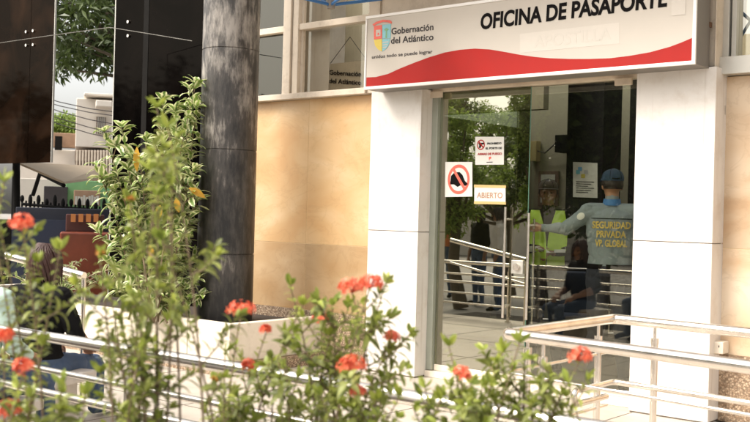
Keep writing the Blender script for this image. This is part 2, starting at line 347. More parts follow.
def text_mesh(body, size, bold=0, shear=0, sx=1, extrude=0, align='LEFT', spacing=1):
    cu = bpy.data.curves.new('lettering', 'FONT'); cu.body = body; cu.size = size; cu.offset = bold; cu.shear = shear
    cu.extrude = extrude; cu.align_x = align; cu.space_character = spacing; cu.resolution_u = 4
    o = bpy.data.objects.new('lettering', cu); C.objects.link(o)
    bpy.context.view_layer.update()
    dg = bpy.context.evaluated_depsgraph_get()
    me = bpy.data.meshes.new_from_object(o.evaluated_get(dg)); bpy.data.objects.remove(o)
    vs = [(v.co.x*sx, v.co.y, v.co.z) for v in me.vertices]; fs = [list(p.vertices) for p in me.polygons]
    bpy.data.meshes.remove(me); return vs, fs
def text_on(body, name, m_, parent, left, right, Y, size=None, bold=0, shear=0, height=None):
    """lettering on a plane facing -Y fitted between two points (world), baseline from left; height = cap height"""
    vs, fs = text_mesh(body, 1, bold=bold, shear=shear)
    x0 = min(v[0] for v in vs); x1 = max(v[0] for v in vs)
    caps = .73
    W = right.x - left.x; sx = W/(x1-x0); sz = height/caps
    dz = (right.z-left.z)/W
    out = [(left.x+(v[0]-x0)*sx, Y, left.z + v[1]*sz + (v[0]-x0)*sx*dz) for v in vs]
    mb = MB(); mb.add(out, fs); o = mb.build(name, m_, parent)
    sol = o.modifiers.new('solid', 'SOLIDIFY'); sol.thickness = .0006; sol.offset = 0
    return o
def flat(name, pts, m_, parent, th_=.001):
    """flat plate from a polygon outline (world points), thin solid towards viewer"""
    mb = MB(); mb.add(pts, [tuple(range(len(pts)))]); o = mb.build(name, m_, parent)
    so = o.modifiers.new('solid', 'SOLIDIFY'); so.thickness = th_; so.offset = 0; return o
def disc(c, r, n=28, a0=0, a1=2*math.pi): return [V((c[0]+r*math.cos(a0+(a1-a0)*k/n), c[1], c[2]+r*math.sin(a0+(a1-a0)*k/n))) for k in range(n)]

# ============================================================ SETTING
def ground(name, a, b, z, m_):
    o = MB().span((a[0], a[1], z-.1), (b[0], b[1], z)).build(name, m_); return tag(o, kind='structure')
big = MB().add([(-150, -150, -.16), (150, -150, -.16), (150, 150, -.16), (-150, 150, -.16)], [(0, 1, 2, 3)]).build('ground', M['street']); tag(big, kind='structure')
MB().span((-16, -4.45, -.15), (4, .15, 0)).build('terrace_floor', M['floor'], bevel=.01); tag(bpy.data.objects['terrace_floor'], kind='structure')
# floor tile joints are real grooves: narrow dark strips set 3 mm proud would read wrong, so thin inlaid strips 1 mm up
jm = MB()
for x in [-14+i*1.2 for i in range(15)]: jm.box((x, -2.15, .0005), (.008, 4.5, .003))
for y in (-3.4, -2.2, -1.0): jm.box((-6, y, .0007), (19, .008, .003))
tag(jm.build('terrace_joints', M['groove']), kind='structure')
tag(MB().span((-18, 1, -.15), (-8.2, 14, -.004)).build('passage_floor', M['street']), kind='structure')
tag(MB().span((-6.2, .32, -.1), (0.6, 3.2, .004)).build('interior_floor', M['intfloor']), kind='structure')

# ---- left stone wall
XL = -6.0
def stone_wall(x0, x1, Y, zt, mtop, joints_x, zj, label, zb=.47):
    t = empty('stone_wall', (x0, Y, 0), label, 'wall')
    MB().span((x0, Y+.003, zb), (x1, Y+.2, zt)).build('grout', M['grout'], t)
    xs = [x0] + joints_x + [x1]; mb = MB(); g = .002
    for i in range(len(xs)-1):
        mb.span((xs[i]+g, Y, zj+g), (xs[i+1]-g, Y+.03, zt-.002))
    for i in range(len(xs)-1):
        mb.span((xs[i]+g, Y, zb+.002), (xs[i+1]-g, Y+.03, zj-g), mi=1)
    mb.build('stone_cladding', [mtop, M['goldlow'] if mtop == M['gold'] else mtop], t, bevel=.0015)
    MB().span((x0, Y-.015, 0), (x1, Y+.2, zb)).build('pebble_base', M['pebble'], t)
    return t
xj = onY(307, 200, .08).x
stone_wall(-8.1, -5.83, .08, onY(300, 95.5, .05).z-.037, M['gold'], [-7.35, xj], 1.10, 'golden travertine wall with pebble base between the round column and the white doorway')
xr = onY(719, 300, .2).x
stone_wall(xr, 1.5, .2, 2.44, M['pale'], [-1.2], 1.22, 'pale veined stone wall right of the doorway behind the steel handrail')

# ---- upper wall with windows, left
zs = onY(300, 95.5, .05).z
wl = empty('upper_window', (-7, .05, zs), 'cream framed upper window with brown tinted panes above the golden wall', 'window')
fr = MB(); Y0 = .03
xm = onY(290, 50, Y0).x
fr.span((-8.1, Y0-.03, zs-.035), (-5.85, Y0+.12, zs+.02))               # sill
fr.span((xm-.10, Y0, zs+.02), (xm+.0, Y0+.12, 4.2))                     # mullion, two boards
fr.span((xm+.01, Y0+.02, zs+.02), (xm+.085, Y0+.12, 4.2))
zt = onY(270, 32, .1).z
fr.span((-8.1, Y0+.03, zt-.03), (xm-.1, Y0+.10, zt+.03))
fr.span((xm+.085, Y0+.03, zt-.03), (-5.85, Y0+.10, zt+.03))
fr.span((-5.85, Y0, zs-.03), (-5.72, Y0+.12, 4.2))
fr.span((xm+.085, Y0+.06, zs+.02), (xm+.115, Y0+.1, 4.2))
fr.build('frame', M['cream'], wl, bevel=.004)
MB().add([(-8.1, .125, zs+.02), (xm-.1, .125, zs+.02), (xm-.1, .125, 4.2), (-8.1, .125, 4.2)], [(0, 1, 2, 3)]).build('pane', M['wglass'], wl)
MB().add([(xm+.115, .125, zs+.02), (-5.85, .125, zs+.02), (-5.85, .125, 4.2), (xm+.115, .125, 4.2)], [(0, 1, 2, 3)]).build('pane', M['wglass'], wl)
# inner white post and room behind window
b1 = onY(306, 50, .2); b2 = onY(329.5, 50, .2)
tag(MB().span((b1.x, .2, zs-.6), (b2.x, .42, 4.2)).build('inner_column', M['white']), 'white square post standing behind the upper left window', 'column')
tag(MB().span((-9.6, 1.7, 2.47), (-5.0, 1.8, 4.6)).build('inner_wall', mat('inner_wall_olive', (.16, .14, .09), .7)), 'olive back wall of the room behind the upper windows', 'wall')
bn = empty('hanging_banner', onY(347, 78, .22), 'small banner reading Gobernacion del Atlantico hung by strings behind the upper window', 'banner')
p1, p2 = onY(330, 64, .22), onY(366, 89, .22)
MB().span((p1.x, .22, p2.z), (p2.x, .226, p1.z)).build('cloth', mat('banner_cloth', (.34, .30, .23), .8), bn)
c0 = onY(350, 37, .22); MB().loft([(p1.x, .22, p1.z), c0], .003, 6).build('string', M['ink'], bn); MB().loft([c0, (p2.x, .22, p1.z)], .003, 6).build('string', M['ink'], bn)
a, b = onY(329, 74.5, .21), onY(361, 76.5, .21); text_on('Gobernación', 'lettering', M['black'], bn, a, b, .212, bold=.02, height=.046)
a, b = onY(329, 83, .21), onY(361, 85, .21); text_on('del Atlántico', 'lettering', M['black'], bn, a, b, .212, bold=.02, height=.046)

# ---- lintel behind sign and right upper wall
ul = empty('upper_wall', (-4, .05, 2.5), 'cream painted lintel wall above the doorway behind the red and white sign', 'wall')
MB().span((-5.72, .05, 2.50), (-2.66, .3, 4.2)).build('plaster', M['cream'], ul, .004)
MB().span((-2.655, .02, 2.48), (onY(719, 50, .1).x, .3, 4.2)).build('post', M['cream'], ul, .004)
bb = onY(709, 25, .0); MB().box((bb.x, 0, bb.z), (.03, .04, .035)).build('bracket', mat('rusty_bracket', (.12, .06, .03), .7), ul)
wr = empty('upper_window', (-2, .2, 2.45), 'grey aluminium framed window at the top right corner above the pale stone wall', 'window')
zr = onY(735, 61, .2).z; xa = onY(722, 30, .15).x
f2 = MB(); f2.span((xa, .10, 2.445), (1.5, .34, zr+.02)); f2.span((xa, .15, zr+.02), (xa+.05, .3, 4.2)); f2.span((xa+.06, .17, zr+.02), (xa+.095, .3, 4.2))
f2.build('frame', M['alu'], wr, .004)
MB().span((xa+.095, .22, zr+.02), (1.5, .226, 4.2)).build('pane', M['wglass'], wr)
fx = MB(); q1, q2 = onY(739, 40, .5), onY(760, 5, .5); fx.loft([q1, q2], .012, 8); q1, q2 = onY(739, 10, .5), onY(752, 22, .5); fx.loft([q1, q2], .012, 8)
tag(fx.build('blue_strut', M['blue']), 'crossed dark blue metal struts behind the top right window', 'strut')

# ---- door pillars
def drip_mat():
    m = M['white']; n = m.node_tree; N = n.nodes.new; L = n.links.new
    p = [x for x in n.nodes if x.type == 'BSDF_PRINCIPLED'][0]; src = p.inputs['Base Color'].links[0].from_socket
    tc = N('ShaderNodeTexCoord'); mp = N('ShaderNodeMapping'); mp.inputs['Scale'].default_value = (26, 26, 1.3); L(tc.outputs['Object'], mp.inputs['Vector'])
    a = N('ShaderNodeTexNoise'); a.inputs['Scale'].default_value = 1.0; a.inputs['Detail'].default_value = 5; L(mp.outputs[0], a.inputs['Vector'])
    r = N('ShaderNodeMapRange'); r.inputs['From Min'].default_value = .58; r.inputs['From Max'].default_value = .8; r.inputs['To Max'].default_value = .5; L(a.outputs['Fac'], r.inputs['Value'])
    mx = N('ShaderNodeMix'); mx.data_type = 'RGBA'; L(r.outputs[0], mx.inputs['Factor']); L(src, mx.inputs['A']); mx.inputs['B'].default_value = (.38, .31, .24, 1)
    L(mx.outputs['Result'], p.inputs['Base Color'])
drip_mat()
def pillar(pxl, pxr, label):
    xl, xr_ = onY(pxl, 250, 0).x, onY(pxr, 250, 0).x
    t = empty('door_pillar', ((xl+xr_)/2, 0, 0), label, 'pillar', 'white pillars flanking the doorway')
    zj = 1.255; g = .003
    MB().span((xl+.006, .006, 0), (xr_-.006, .34, 2.49)).build('core', M['groove'], t)
    MB().span((xl, 0, .01), (xr_, .335, zj-g)).build('lower_panel', M['white'], t, .004)
    MB().span((xl, 0, zj+g), (xr_, .335, 2.49)).build('upper_panel', M['white'], t, .004)
    return xl, xr_
PL = pillar(367.5, 417.5, 'white stone clad pillar on the left of the doorway beside the golden wall')
PR = pillar(632.5, 712, 'white stone clad pillar on the right of the doorway beside the thin conduit')

# ---- sign
SY = -.25
sl, sr = onY(365.5, 50, SY).x, onY(695.5, 50, SY).x
sb = 2.478; stp = 3.11
sg = empty('office_sign', ((sl+sr)/2, SY, sb), 'white lightbox sign with red wave reading OFICINA DE PASAPORTE over the doorway', 'sign')
MB().span((sl, SY+.012, sb), (sr, -.002, stp)).build('cabinet', M['signside'], sg, .003)
fm = MB(); e = .022
fm.span((sl-.003, SY-.008, sb-.004), (sr+.003, SY+.011, sb+e)); fm.span((sl-.003, SY-.008, stp-e), (sr+.003, SY+.011, stp+.003))
fm.span((sl-.003, SY-.008, sb+e), (sl+e*.7, SY+.011, stp-e)); fm.span((sr-e, SY-.008, sb+e), (sr+.003, SY+.011, stp-e))
fm.build('rim', M['signe'], sg, .003)
MB().span((sl+e*.7, SY, sb+e), (sr-e, SY+.011, stp-e)).build('face', M['signw'], sg)
# red wave
wt = [(366.5, 77.5), (376, 77), (388, 74), (400, 68.5), (415, 62.5), (430, 57), (445, 52.5), (460, 49.8), (475, 48.6), (490, 49.5), (505, 52), (520, 54.8), (535, 57), (550, 58.3), (570, 59), (590, 59), (610, 58.3), (630, 55.8), (650, 52.3), (670, 46.8), (682, 42.3), (692, 38)]
top = [onY(x, y, SY) for x, y in wt]; zb = sb+e
pts = []
mb = MB(); vs = []
for p in top: vs += [(max(sl+.016, min(sr-.023, p.x)), SY-.001, zb), (max(sl+.016, min(sr-.023, p.x)), SY-.001, p.z)]
mb.add(vs, [(2*i, 2*i+2, 2*i+3, 2*i+1) for i in range(len(top)-1)])
o = mb.build('red_wave', M['red'], sg); so = o.modifiers.new('solid', 'SOLIDIFY'); so.thickness = .001
text_on('OFICINA DE PASAPORTE', 'lettering', M['black'], sg, onY(480.5, 29.2, SY), onY(667.5, 5.8, SY), SY-.002, bold=.036, shear=.05, height=.122)
text_on('Gobernación', 'lettering', M['ink'], sg, onY(391.5, 34.5, SY), onY(433.5, 30, SY), SY-.002, bold=.018, height=.056)
text_on('del Atlántico', 'lettering', M['ink'], sg, onY(391, 43.8, SY), onY(433.5, 40, SY), SY-.002, bold=.018, height=.056)
text_on('unidos todo se puede lograr', 'lettering', M['ink'], sg, onY(372, 58.8, SY), onY(432.5, 53.2, SY), SY-.002, bold=.012, height=.03)
def quad(px, Y): return [onY(x, y, Y) for x, y in px]
flat('tape_patch', quad([(520, 53), (619.5, 43.5), (619.5, 22.5), (520, 34)], SY-.0008), M['tape'], sg, .0006)
text_on('APOSTILLA', 'faint_lettering', M['tape2'], sg, onY(534, 47.5, SY), onY(611, 39, SY), SY-.0016, bold=.02, height=.09)
flat('tape_patch', quad([(671.5, 16), (685.5, 14.5), (685.5, -6), (671.5, -5)], SY-.002), M['tape'], sg)
# coat of arms
cres = empty('crest', (0, 0, 0)); cres.parent = sg; cres.matrix_parent_inverse = Matrix.Translation(sg.location).inverted()
def cpart(name, px, m_, dy):
    mb = MB(); mb.add(quad(px, SY-dy), [tuple(range(len(px)))]); o = mb.build(name, m_); o.parent = cres
    so = o.modifiers.new('solid', 'SOLIDIFY'); so.thickness = .001; return o
mcy = mat('crest_cyan', (.22, .48, .52), .5); mye = mat('crest_yellow', (.66, .50, .08), .5); mgr = mat('crest_green', (.18, .36, .18), .5)
cpart('shield_red', [(374, 26), (382, 25), (382, 38.5), (374, 39.5)], M['redp'], .002)
cpart('shield_castle', [(376, 30), (380.5, 29.6), (380.5, 36), (376, 36.6)], M['tape'], .0035)
cpart('shield_dot', [(377.6, 33), (379, 32.8), (379, 35), (377.6, 35.2)], M['redp'], .005)
cpart('shield_cyan', [(382.4, 25), (391, 24), (390.6, 38.5), (382.4, 38.5)], mcy, .002)
cpart('palm', [(385.5, 38), (385.8, 31), (384, 30), (386.3, 28), (389, 29.5), (387, 31), (387, 38)], mgr, .0035)
cpart('shield_yellow', [(374, 39.9), (382, 38.9), (382, 51.5), (378, 49.5), (375, 45.5)], mye, .002)
cpart('shield_sea', [(382.4, 39), (390.4, 39), (388.5, 45.5), (386, 49), (382.4, 51.5)], mcy, .002)
for k in range(3): cpart('sea_wave', [(382.6, 42+k*2.6), (388.6-k, 41.4+k*2.6), (388.4-k, 42.4+k*2.6), (382.6, 43+k*2.6)], M['tape'], .0035)
cpart('ribbon', [(372.5, 24.6), (376, 22), (383, 19.8), (390, 20.2), (392, 22), (391.4, 23.8), (388, 22.4), (383, 22), (377, 24), (373.6, 26)], M['redp'], .0035)

tag(MB().span((-6.3, -.95, 3.62), (1.5, .0, 3.68)).build('shade_canopy', M['cream'], bevel=.01), 'flat cream canopy slab out of view, sized to shade the office sign', 'canopy')  # unseen slab, sized so its shade falls on sign and upper wall
# ---- doorway
DY = .2
xa, xb = PL[1], PL[1]+.06; xR = PR[0]
df = empty('door_frame', ((xa+xR)/2, DY, 0), 'pale aluminium frame with header bar around the glass doors', 'door frame')
hz = onY(480, 89.5, DY).z
MB().span((xa, DY-.05, hz), (xR, DY+.08, 2.499)).build('header', M['cream'], df, .003)
MB().span((xa, DY-.04, .06), (xb, DY+.06, hz)).build('jamb', M['alug'], df, .003)
MB().span((xR-.02, DY-.02, .06), (xR, DY+.06, hz)).build('jamb', M['alug'], df, .003)
MB().span((xa, DY-.06, 0), (xR, DY+.14, .055)).build('threshold', M['creamw'], df, .004)
for pxx in (440, 627):
    q = onY(pxx, 95, DY); MB().span((q.x-.07, DY-.075, hz-.055), (q.x+.07, DY-.051, hz+.0)).build('pivot_patch', M['cream'], df, .003)
gl = onY(528, 200, DY).x; gr = onY(513.5, 200, DY).x
d1 = empty('glass_door', (xb, DY, .06), 'left glass door leaf reflecting trees and carrying the three paper notices', 'door')
MB().span((xb+.004, DY, .11), (gl, DY+.01, hz-.006)).build('pane', M['glass'], d1)
MB().span((gl+.0005, DY+.0005, .11), (gl+.004, DY+.0095, hz-.006)).build('pane_edge', M['glassedge'], d1)
MB().span((xb+.004, DY-.008, .057), (gl, DY+.018, .109)).build('bottom_rail', M['creamw'], d1, .003)
d2 = empty('glass_door', (gr, DY+.03, .06), 'right glass door leaf with a square lock plate and long pull bars, guards standing behind', 'door')
MB().span((gr, DY+.03, .11), (xR-.022, DY+.04, hz-.006)).build('pane', M['glass2'], d2)
MB().span((gr-.004, DY+.0305, .11), (gr-.0005, DY+.0395, hz-.006)).build('pane_edge', M['glassedge'], d2)
MB().span((gl+.006, DY+.024, .057), (xR-.022, DY+.048, .109)).build('bottom_rail', M['steel'], d2, .003)
def bar(px, y0, y1, Y, parent, r=.012):
    a, b = onY(px, y0, Y), onY(px, y1, Y); x = (a.x+b.x)/2
    h = MB().loft([(x, Y, a.z), (x, Y, b.z)], r, 10)
    for z in (a.z-.1, b.z+.1): h.loft([(x, Y, z), (x, DY+.035, z)], r*.7, 8)
    h.build('handle', M['steel'], parent)
bar(504, 207, 318, DY-.05, d1); bar(527.5, 213, 320, DY-.05, d2); bar(533, 219, 324, DY+.09, d2, .009)
q = onY(517, 267, DY-.01)
lk = MB().span((q.x-.055, DY-.012, q.z-.055), (q.x+.055, DY+.029, q.z+.055)).build('lock_plate', M['alu'], d2, .003)
MB().loft([(q.x, DY-.013, q.z), (q.x, DY-.03, q.z)], .03, 18).build('lock_cylinder', M['steel'], lk)

# notices on the left leaf
NY = DY-.004
def plate(px, Y, m_, parent, name='sheet'):
    return flat(name, quad(px, Y), m_, parent, .001)
n1 = empty('notice', onY(458, 180, NY), 'square white sticker with a black cap crossed by a red ring', 'notice')
plate([(445, 197), (472.3, 196.5), (472.3, 162), (445.3, 162)], NY, M['paper'], n1)
c = onY(458.7, 179.4, NY); ro, ri = .114, .090
mb = MB(); n = 40; vs = []
for k in range(n): 
    a = 2*math.pi*k/n; vs += [(c.x+ro*math.cos(a), NY-.002, c.z+ro*1.12*math.sin(a)), (c.x+ri*math.cos(a), NY-.002, c.z+ri*1.12*math.sin(a))]
mb.add(vs, [(2*k, 2*((k+1) % n), 2*((k+1) % n)+1, 2*k+1) for k in range(n)]); mb.build('red_ring', M['redp'], n1)
plate([(450, 184.5), (451, 176), (454.5, 172.5), (459.5, 172), (462.5, 175), (465, 181), (468, 184), (466.5, 186), (461, 185), (457.5, 187), (454, 184.5)], NY-.0015, M['black'], n1, 'cap_symbol')
plate([(452.5, 170.2), (454.3, 168.4), (465.5, 188), (463.6, 190)], NY-.0035, M['redp'], n1, 'red_bar')
n2 = empty('notice', onY(489, 151, NY), 'white notice with red and black lettering banning firearms, upper of the door notices', 'notice')
plate([(475.3, 164.8), (503.8, 164.6), (504, 136.8), (475.3, 136.8)], NY, M['paper'], n2)
c = onY(481, 144.8, NY); ro, ri = .040, .031; mb = MB(); vs = []
for k in range(24):
    a = 2*math.pi*k/24; vs += [(c.x+ro*math.cos(a), NY-.002, c.z+ro*math.sin(a)*1.1), (c.x+ri*math.cos(a), NY-.002, c.z+ri*math.sin(a)*1.1)]
mb.add(vs, [(2*k, 2*((k+1) % 24), 2*((k+1) % 24)+1, 2*k+1) for k in range(24)]); mb.build('red_ring', M['red'], n2)
plate([(478.2, 143.2), (484, 142.6), (484, 144.4), (481.4, 144.6), (480.6, 148), (478.9, 148), (479.3, 145)], NY-.0015, M['black'], n2, 'pistol_symbol')
plate([(478.3, 142.2), (479.2, 141.2), (484, 147.6), (483, 148.4)], NY-.0035, M['red'], n2, 'red_bar')
text_on('PROHIBIDO', 'lettering', M['black'], n2, onY(487.2, 144.6, NY), onY(501.5, 144.2, NY), NY-.002, bold=.04, height=.017)
text_on('EL PORTE DE', 'lettering', M['black'], n2, onY(485.8, 149.4, NY), onY(502, 149, NY), NY-.002, bold=.04, height=.017)
text_on('ARMAS DE FUEGO', 'lettering', M['red'], n2, onY(477.5, 155.2, NY), onY(502, 154.8, NY), NY-.002, bold=.04, height=.019)
plate([(489, 161), (488.8, 157), (491, 156.6), (491.3, 158.4), (489.8, 159)], NY-.002, M['redp'], n2, 'emblem')
plate([(486.5, 162.6), (492.5, 162.4), (492.5, 161.7), (486.5, 161.9)], NY-.002, M['ink'], n2, 'small_print')
n3 = empty('notice', onY(489, 195, NY), 'white paper reading ABIERTO between two tan tape strips on the glass', 'notice')
plate([(474.3, 203.6), (505.5, 204.4), (505.5, 185.6), (474.4, 184.8)], NY, M['paper'], n3)
plate([(474, 187.4), (505.8, 188), (505.8, 185.4), (474.1, 184.6)], NY-.002, M['yellow'], n3, 'tape_strip')
plate([(474, 203.9), (505.8, 204.6), (505.8, 201.8), (474.1, 201.2)], NY-.002, M['yellow'], n3, 'tape_strip')
text_on('ABIERTO', 'lettering', M['orange'], n3, onY(477, 197.8, NY), onY(502.5, 198.2, NY), NY-.002, bold=.01, height=.048)

# ---- conduit, outlet
q = onY(720, 200, .17); zt_ = onY(720, 106, .17).z; zb_ = onY(719, 342, .17).z
cn = empty('conduit', (q.x, .17, zb_), 'thin white vertical conduit pipe beside the right pillar', 'pipe')
MB().loft([(q.x, .185, zb_), (q.x, .185, zt_)], .014, 10).build('tube', M['creamw'], cn)
MB().box((q.x, .182, zt_-.03), (.034, .03, .07)).build('clip', M['alu'], cn, .003)
q = onY(716.5, 347, .12)
ob = empty('outlet_box', q, 'small white surface outlet box below the thin conduit', 'outlet')
MB().box((q.x+.01, .14, q.z), (.10, .11, .085)).build('housing', M['creamw'], ob, .006)
for k in (-1, 1): MB().box((q.x+.01+k*.02, .0845, q.z+.01), (.006, .003, .014)).build('socket_slot', M['ink'], ob)

# ---- column + planter
cb = V((-6.98, -.6, .40)); cr_ = .262
co = empty('round_column', (cb.x, cb.y, .4), 'weathered dark grey round stone column rising from the cream planter', 'column')
prof = [(.36, cr_)]
for zj in (1.0, 1.95, 2.87, 3.8): prof += [(zj-.02, cr_), (zj-.006, cr_), (zj-.005, cr_), (zj-.004, cr_-.008), (zj+.004, cr_-.008), (zj+.005, cr_), (zj+.006, cr_), (zj+.02, cr_)]
prof.append((4.6, cr_))
mb = MB()
for i in range(len(prof)-1):
    pass
mb.loft([(cb.x, cb.y, z) for z, r in prof], [r for z, r in prof], 56, side=(1, 0, 0))
mb.build('shaft', columnmat('weathered_column'), co)
pa = onZ(228.8, 363.4, .10)
px1, py0 = pa.x, pa.y
pl = empty('planter', (px1-2, py0, 0), 'long cream stone planter box holding the round column and variegated shrub', 'planter')
zt_ = .43; wth = .09
pm = MB()
pm.span((-11.2, py0, .10), (px1, py0+wth, zt_)); pm.span((px1-wth, py0+wth, .10), (px1, .06, zt_)); pm.span((-11.2, py0+wth, .1), (-11.1, .06, zt_))
pm.build('box_wall', M['creamw'], pl, .008)
for x in (px1-.55, px1-1.6, px1-2.7, px1-3.8): MB().box((x, py0-.0005, .265), (.005, .003, .33)).build('joint', M['groove'], pl)
MB().span((-11.1, py0+wth, .12), (px1-wth, .06, .375)).build('soil', M['soil'], pl)
MB().span((-11.3, py0-.10, 0), (px1+.06, .06, .099)).build('pebble_step', M['pebble'], pl)

# ---- dark glass facade, left
gx1, gx0 = onY(200, 150, .1).x+.25, onY(112.5, 150, .1).x
gp = empty('glass_wall', ((gx0+gx1)/2, .1, .0), 'tall black glass wall panel behind the variegated shrub left of the round column', 'glass wall')
MB().span((gx0, .1, .3), (gx1, .115, 4.6)).build('pane', M['blackglass'], gp)
MB().span((gx0-.018, .095, 0), (gx0-.002, .12, 4.6)).build('edge_trim', M['alu'], gp, .002)
MB().span((gx0, .07, 0), (gx1, .6, .299)).build('plinth', M['pebble'], gp)
def spider(px, py, parent, Y=.1):
    q = onY(px, py, Y); MB().loft([(q.x, Y-.001, q.z), (q.x, Y-.02, q.z)], .018, 14).build('bolt', M['steel'], parent)
for px, py in ((129, 22), (129, 36)): spider(px, py, gp)
MB().span((onY(143, 60, .1).x, .096, .4), (onY(148, 60, .1).x, .0995, 4.6)).build('mullion', mat('dark_mullion', (.007, .006, .005), .8, spec=.1), gp)
h0, h1 = -14.5, onY(53.5, 60, .1).x
zlo = onY(25, 163, .1).z
gq = empty('glass_wall', (h1, .1, zlo), 'brown tinted hanging glass panel in the top left corner above the awning', 'glass wall')
xs_ = onY(30, 60, .1).x
MB().span((h0, .1, zlo), (xs_-.004, .115, 4.6)).build('pane', M['brownglass'], gq)
MB().span((xs_+.004, .1, zlo), (h1, .115, 4.6)).build('pane', M['brownglass'], gq)
MB().span((h1+.002, .095, zlo), (h1+.014, .12, 4.6)).build('edge_trim', M['alu'], gq, .002)
for px, py in ((27, 32), (34, 31), (27, 45.5), (34, 45)): spider(px, py, gq)
# solid block behind the black glass and roofs
tag(MB().span((gx0+.0, .6, 0), (-8.1, 1.2, 4.6)).build('partition_wall', M['dark']), 'dark wall closing the space behind the black glass panel', 'wall')
# cable sagging in front of the glass
cbp = [at(-20, 46, 11), at(0, 43, 11), at(55, 35, 11), at(110, 27.5, 10.6), at(150, 34, 10.2), at(192, 41, 9.8)]
tag(MB().loft(cbp, .004, 6).build('cable', mat('cable_grey', (.16, .15, .13), .8)), 'thin pale cable strung across the dark glass panels at top left', 'cable')

# ---- interior
it = empty('office_room', (-4, 2, 0), 'olive walled office interior seen through the glass doors', 'room')
MB().span((-6.2, 3.2, 0), (.6, 3.3, 3.3)).build('back_wall', M['intwall'], it)
MB().span((-6.3, .35, 0), (-6.202, 3.3, 2.45)).build('side_wall', M['intwall'], it)
MB().span((.602, .35, 0), (.7, 3.3, 3.3)).build('side_wall', M['intwall'], it)
def inbox(name, p0, p1, Y, th_, m_, label, cat):
    a, b = onY(*p0, Y), onY(*p1, Y)
    return tag(MB().span((a.x, Y, min(a.z, b.z)), (b.x, Y+th_, max(a.z, b.z))).build(name, m_, bevel=.003), label, cat)
a, b = onY(568, 100, 2.2), onY(604, 100, 2.2)
tag(MB().span((a.x, 2.2, .005), (b.x, 2.6, 2.89)).build('pillar', M['dark']), 'near black square pillar inside the office behind the two guards', 'pillar')
a, b = onY(630, 100, 1.6), onY(650, 100, 1.6)
tag(MB().span((a.x, 1.6, .005), (b.x, 2.0, 2.89)).build('cupboard', M['dark'], bevel=.004), 'tall dark cupboard inside behind the right pillar edge', 'cupboard')
po = empty('poster', onY(585, 180, 2.18), 'white printed poster taped to the dark pillar behind the guards', 'poster')
MB().add(quad([(573, 197), (597.5, 198), (597.5, 163), (573, 162)], 2.19), [(0, 1, 2, 3)]).build('sheet', M['paperin'], po)
for k, (x, y, c_) in enumerate([(578, 172, (.1, .3, .35)), (583, 176, (.35, .3, .05)), (580, 169, (.1, .25, .4)), (586, 172, (.3, .3, .3))]):
    MB().add(quad([(x-2, y+2), (x+2, y+2), (x+2, y-2), (x-2, y-2)], 2.187), [(0, 1, 2, 3)]).build('picture', mat('poster_tint', c_, .7), po)
for k in range(6):
    y = 182+k*2.1; MB().add(quad([(576, y), (594-(k % 3)*3, y+.4), (594-(k % 3)*3, y-.3), (576, y-.7)], 2.187), [(0, 1, 2, 3)]).build('print_line', M['ink'], po)
pf = empty('picture_frame', onY(548, 188, 3.18), 'framed certificate on the olive office wall above the guard in the green vest', 'picture')
a, b = onY(538, 206, 3.18), onY(559, 171, 3.18)
MB().span((a.x, 3.17, a.z), (b.x, 3.197, b.z)).build('frame', M['balc'], pf, .004)
MB().span((a.x+.04, 3.162, a.z+.04), (b.x-.04, 3.169, b.z-.04)).build('certificate', M['paperin'], pf)
inbox('speaker', (555, 135), (567, 152), 2.95, .2, M['dark'], 'black wall speaker above the certificate in the office', 'speaker')
inbox('meter_box', (528, 141), (536, 161), 3.09, .1, mat('tan_box', (.30, .24, .10), .6), 'small tan box mounted on the office wall near the door edge', 'box')
tag(MB().loft([onY(534, 150, 3.12), onY(545, 153, 3.12), onY(556, 143, 3.08)], .008, 6).build('wire', M['ink']), 'thin wire looping from the tan box to the wall speaker', 'wire')

# waiting chairs inside
def waiting_bench(loc, rz, label, n=4):
    t = empty('waiting_bench', loc, label, 'bench', 'waiting benches inside the office', rz)
    W = Matrix.Translation(V(loc)) @ Matrix.Rotation(rz, 4, 'Z')
    tr = lambda mb: (setattr(mb, 'v', [tuple(W @ V(p)) for p in mb.v]), mb)[1]
    for k in range(n):
        x = (k-(n-1)/2)*.55
        tr(MB().loft([(x-.23, -.05, .44), (x+.23, -.05, .44)], [(.025, .22), (.025, .22)], 14, side=(0, 0, 1))).build('seat', M['navy'], t)
        tr(MB().loft([(x-.23, .21, .70), (x+.23, .21, .70)], [(.2, .022), (.2, .022)], 14, side=(0, .15, 1))).build('backrest', M['navy'], t)
    tr(MB().loft([(-n*.28, 0, .39), (n*.28, 0, .39)], .025, 10)).build('beam', M['steel'], t)
    tr(MB().loft([(-n*.28, .19, .92), (n*.28, .19, .92)], .012, 8)).build('top_rail', M['steel'], t)
    for s_ in (-1, 1):
        tr(MB().loft([(s_*n*.22, -.22, .01), (s_*n*.22, 0, .38)], .016, 8).loft([(s_*n*.22, .22, .01), (s_*n*.22, 0, .38)], .016, 8)).build('leg', M['steel'], t)
        tr(MB().loft([(s_*n*.277, -.2, .6), (s_*n*.277, .2, .62)], .014, 8).loft([(s_*n*.277, .0, .39), (s_*n*.277, .0, .6)], .012, 8)).build('armrest', M['steel'], t)
waiting_bench((-4.55, 2.2, 0), R(180+35), 'navy waiting bench with chrome tubes behind the guard in the green vest')
waiting_bench((-3.35, 1.75, 0), R(180+35), 'navy waiting bench with chrome tubes behind the guard in grey', 3)

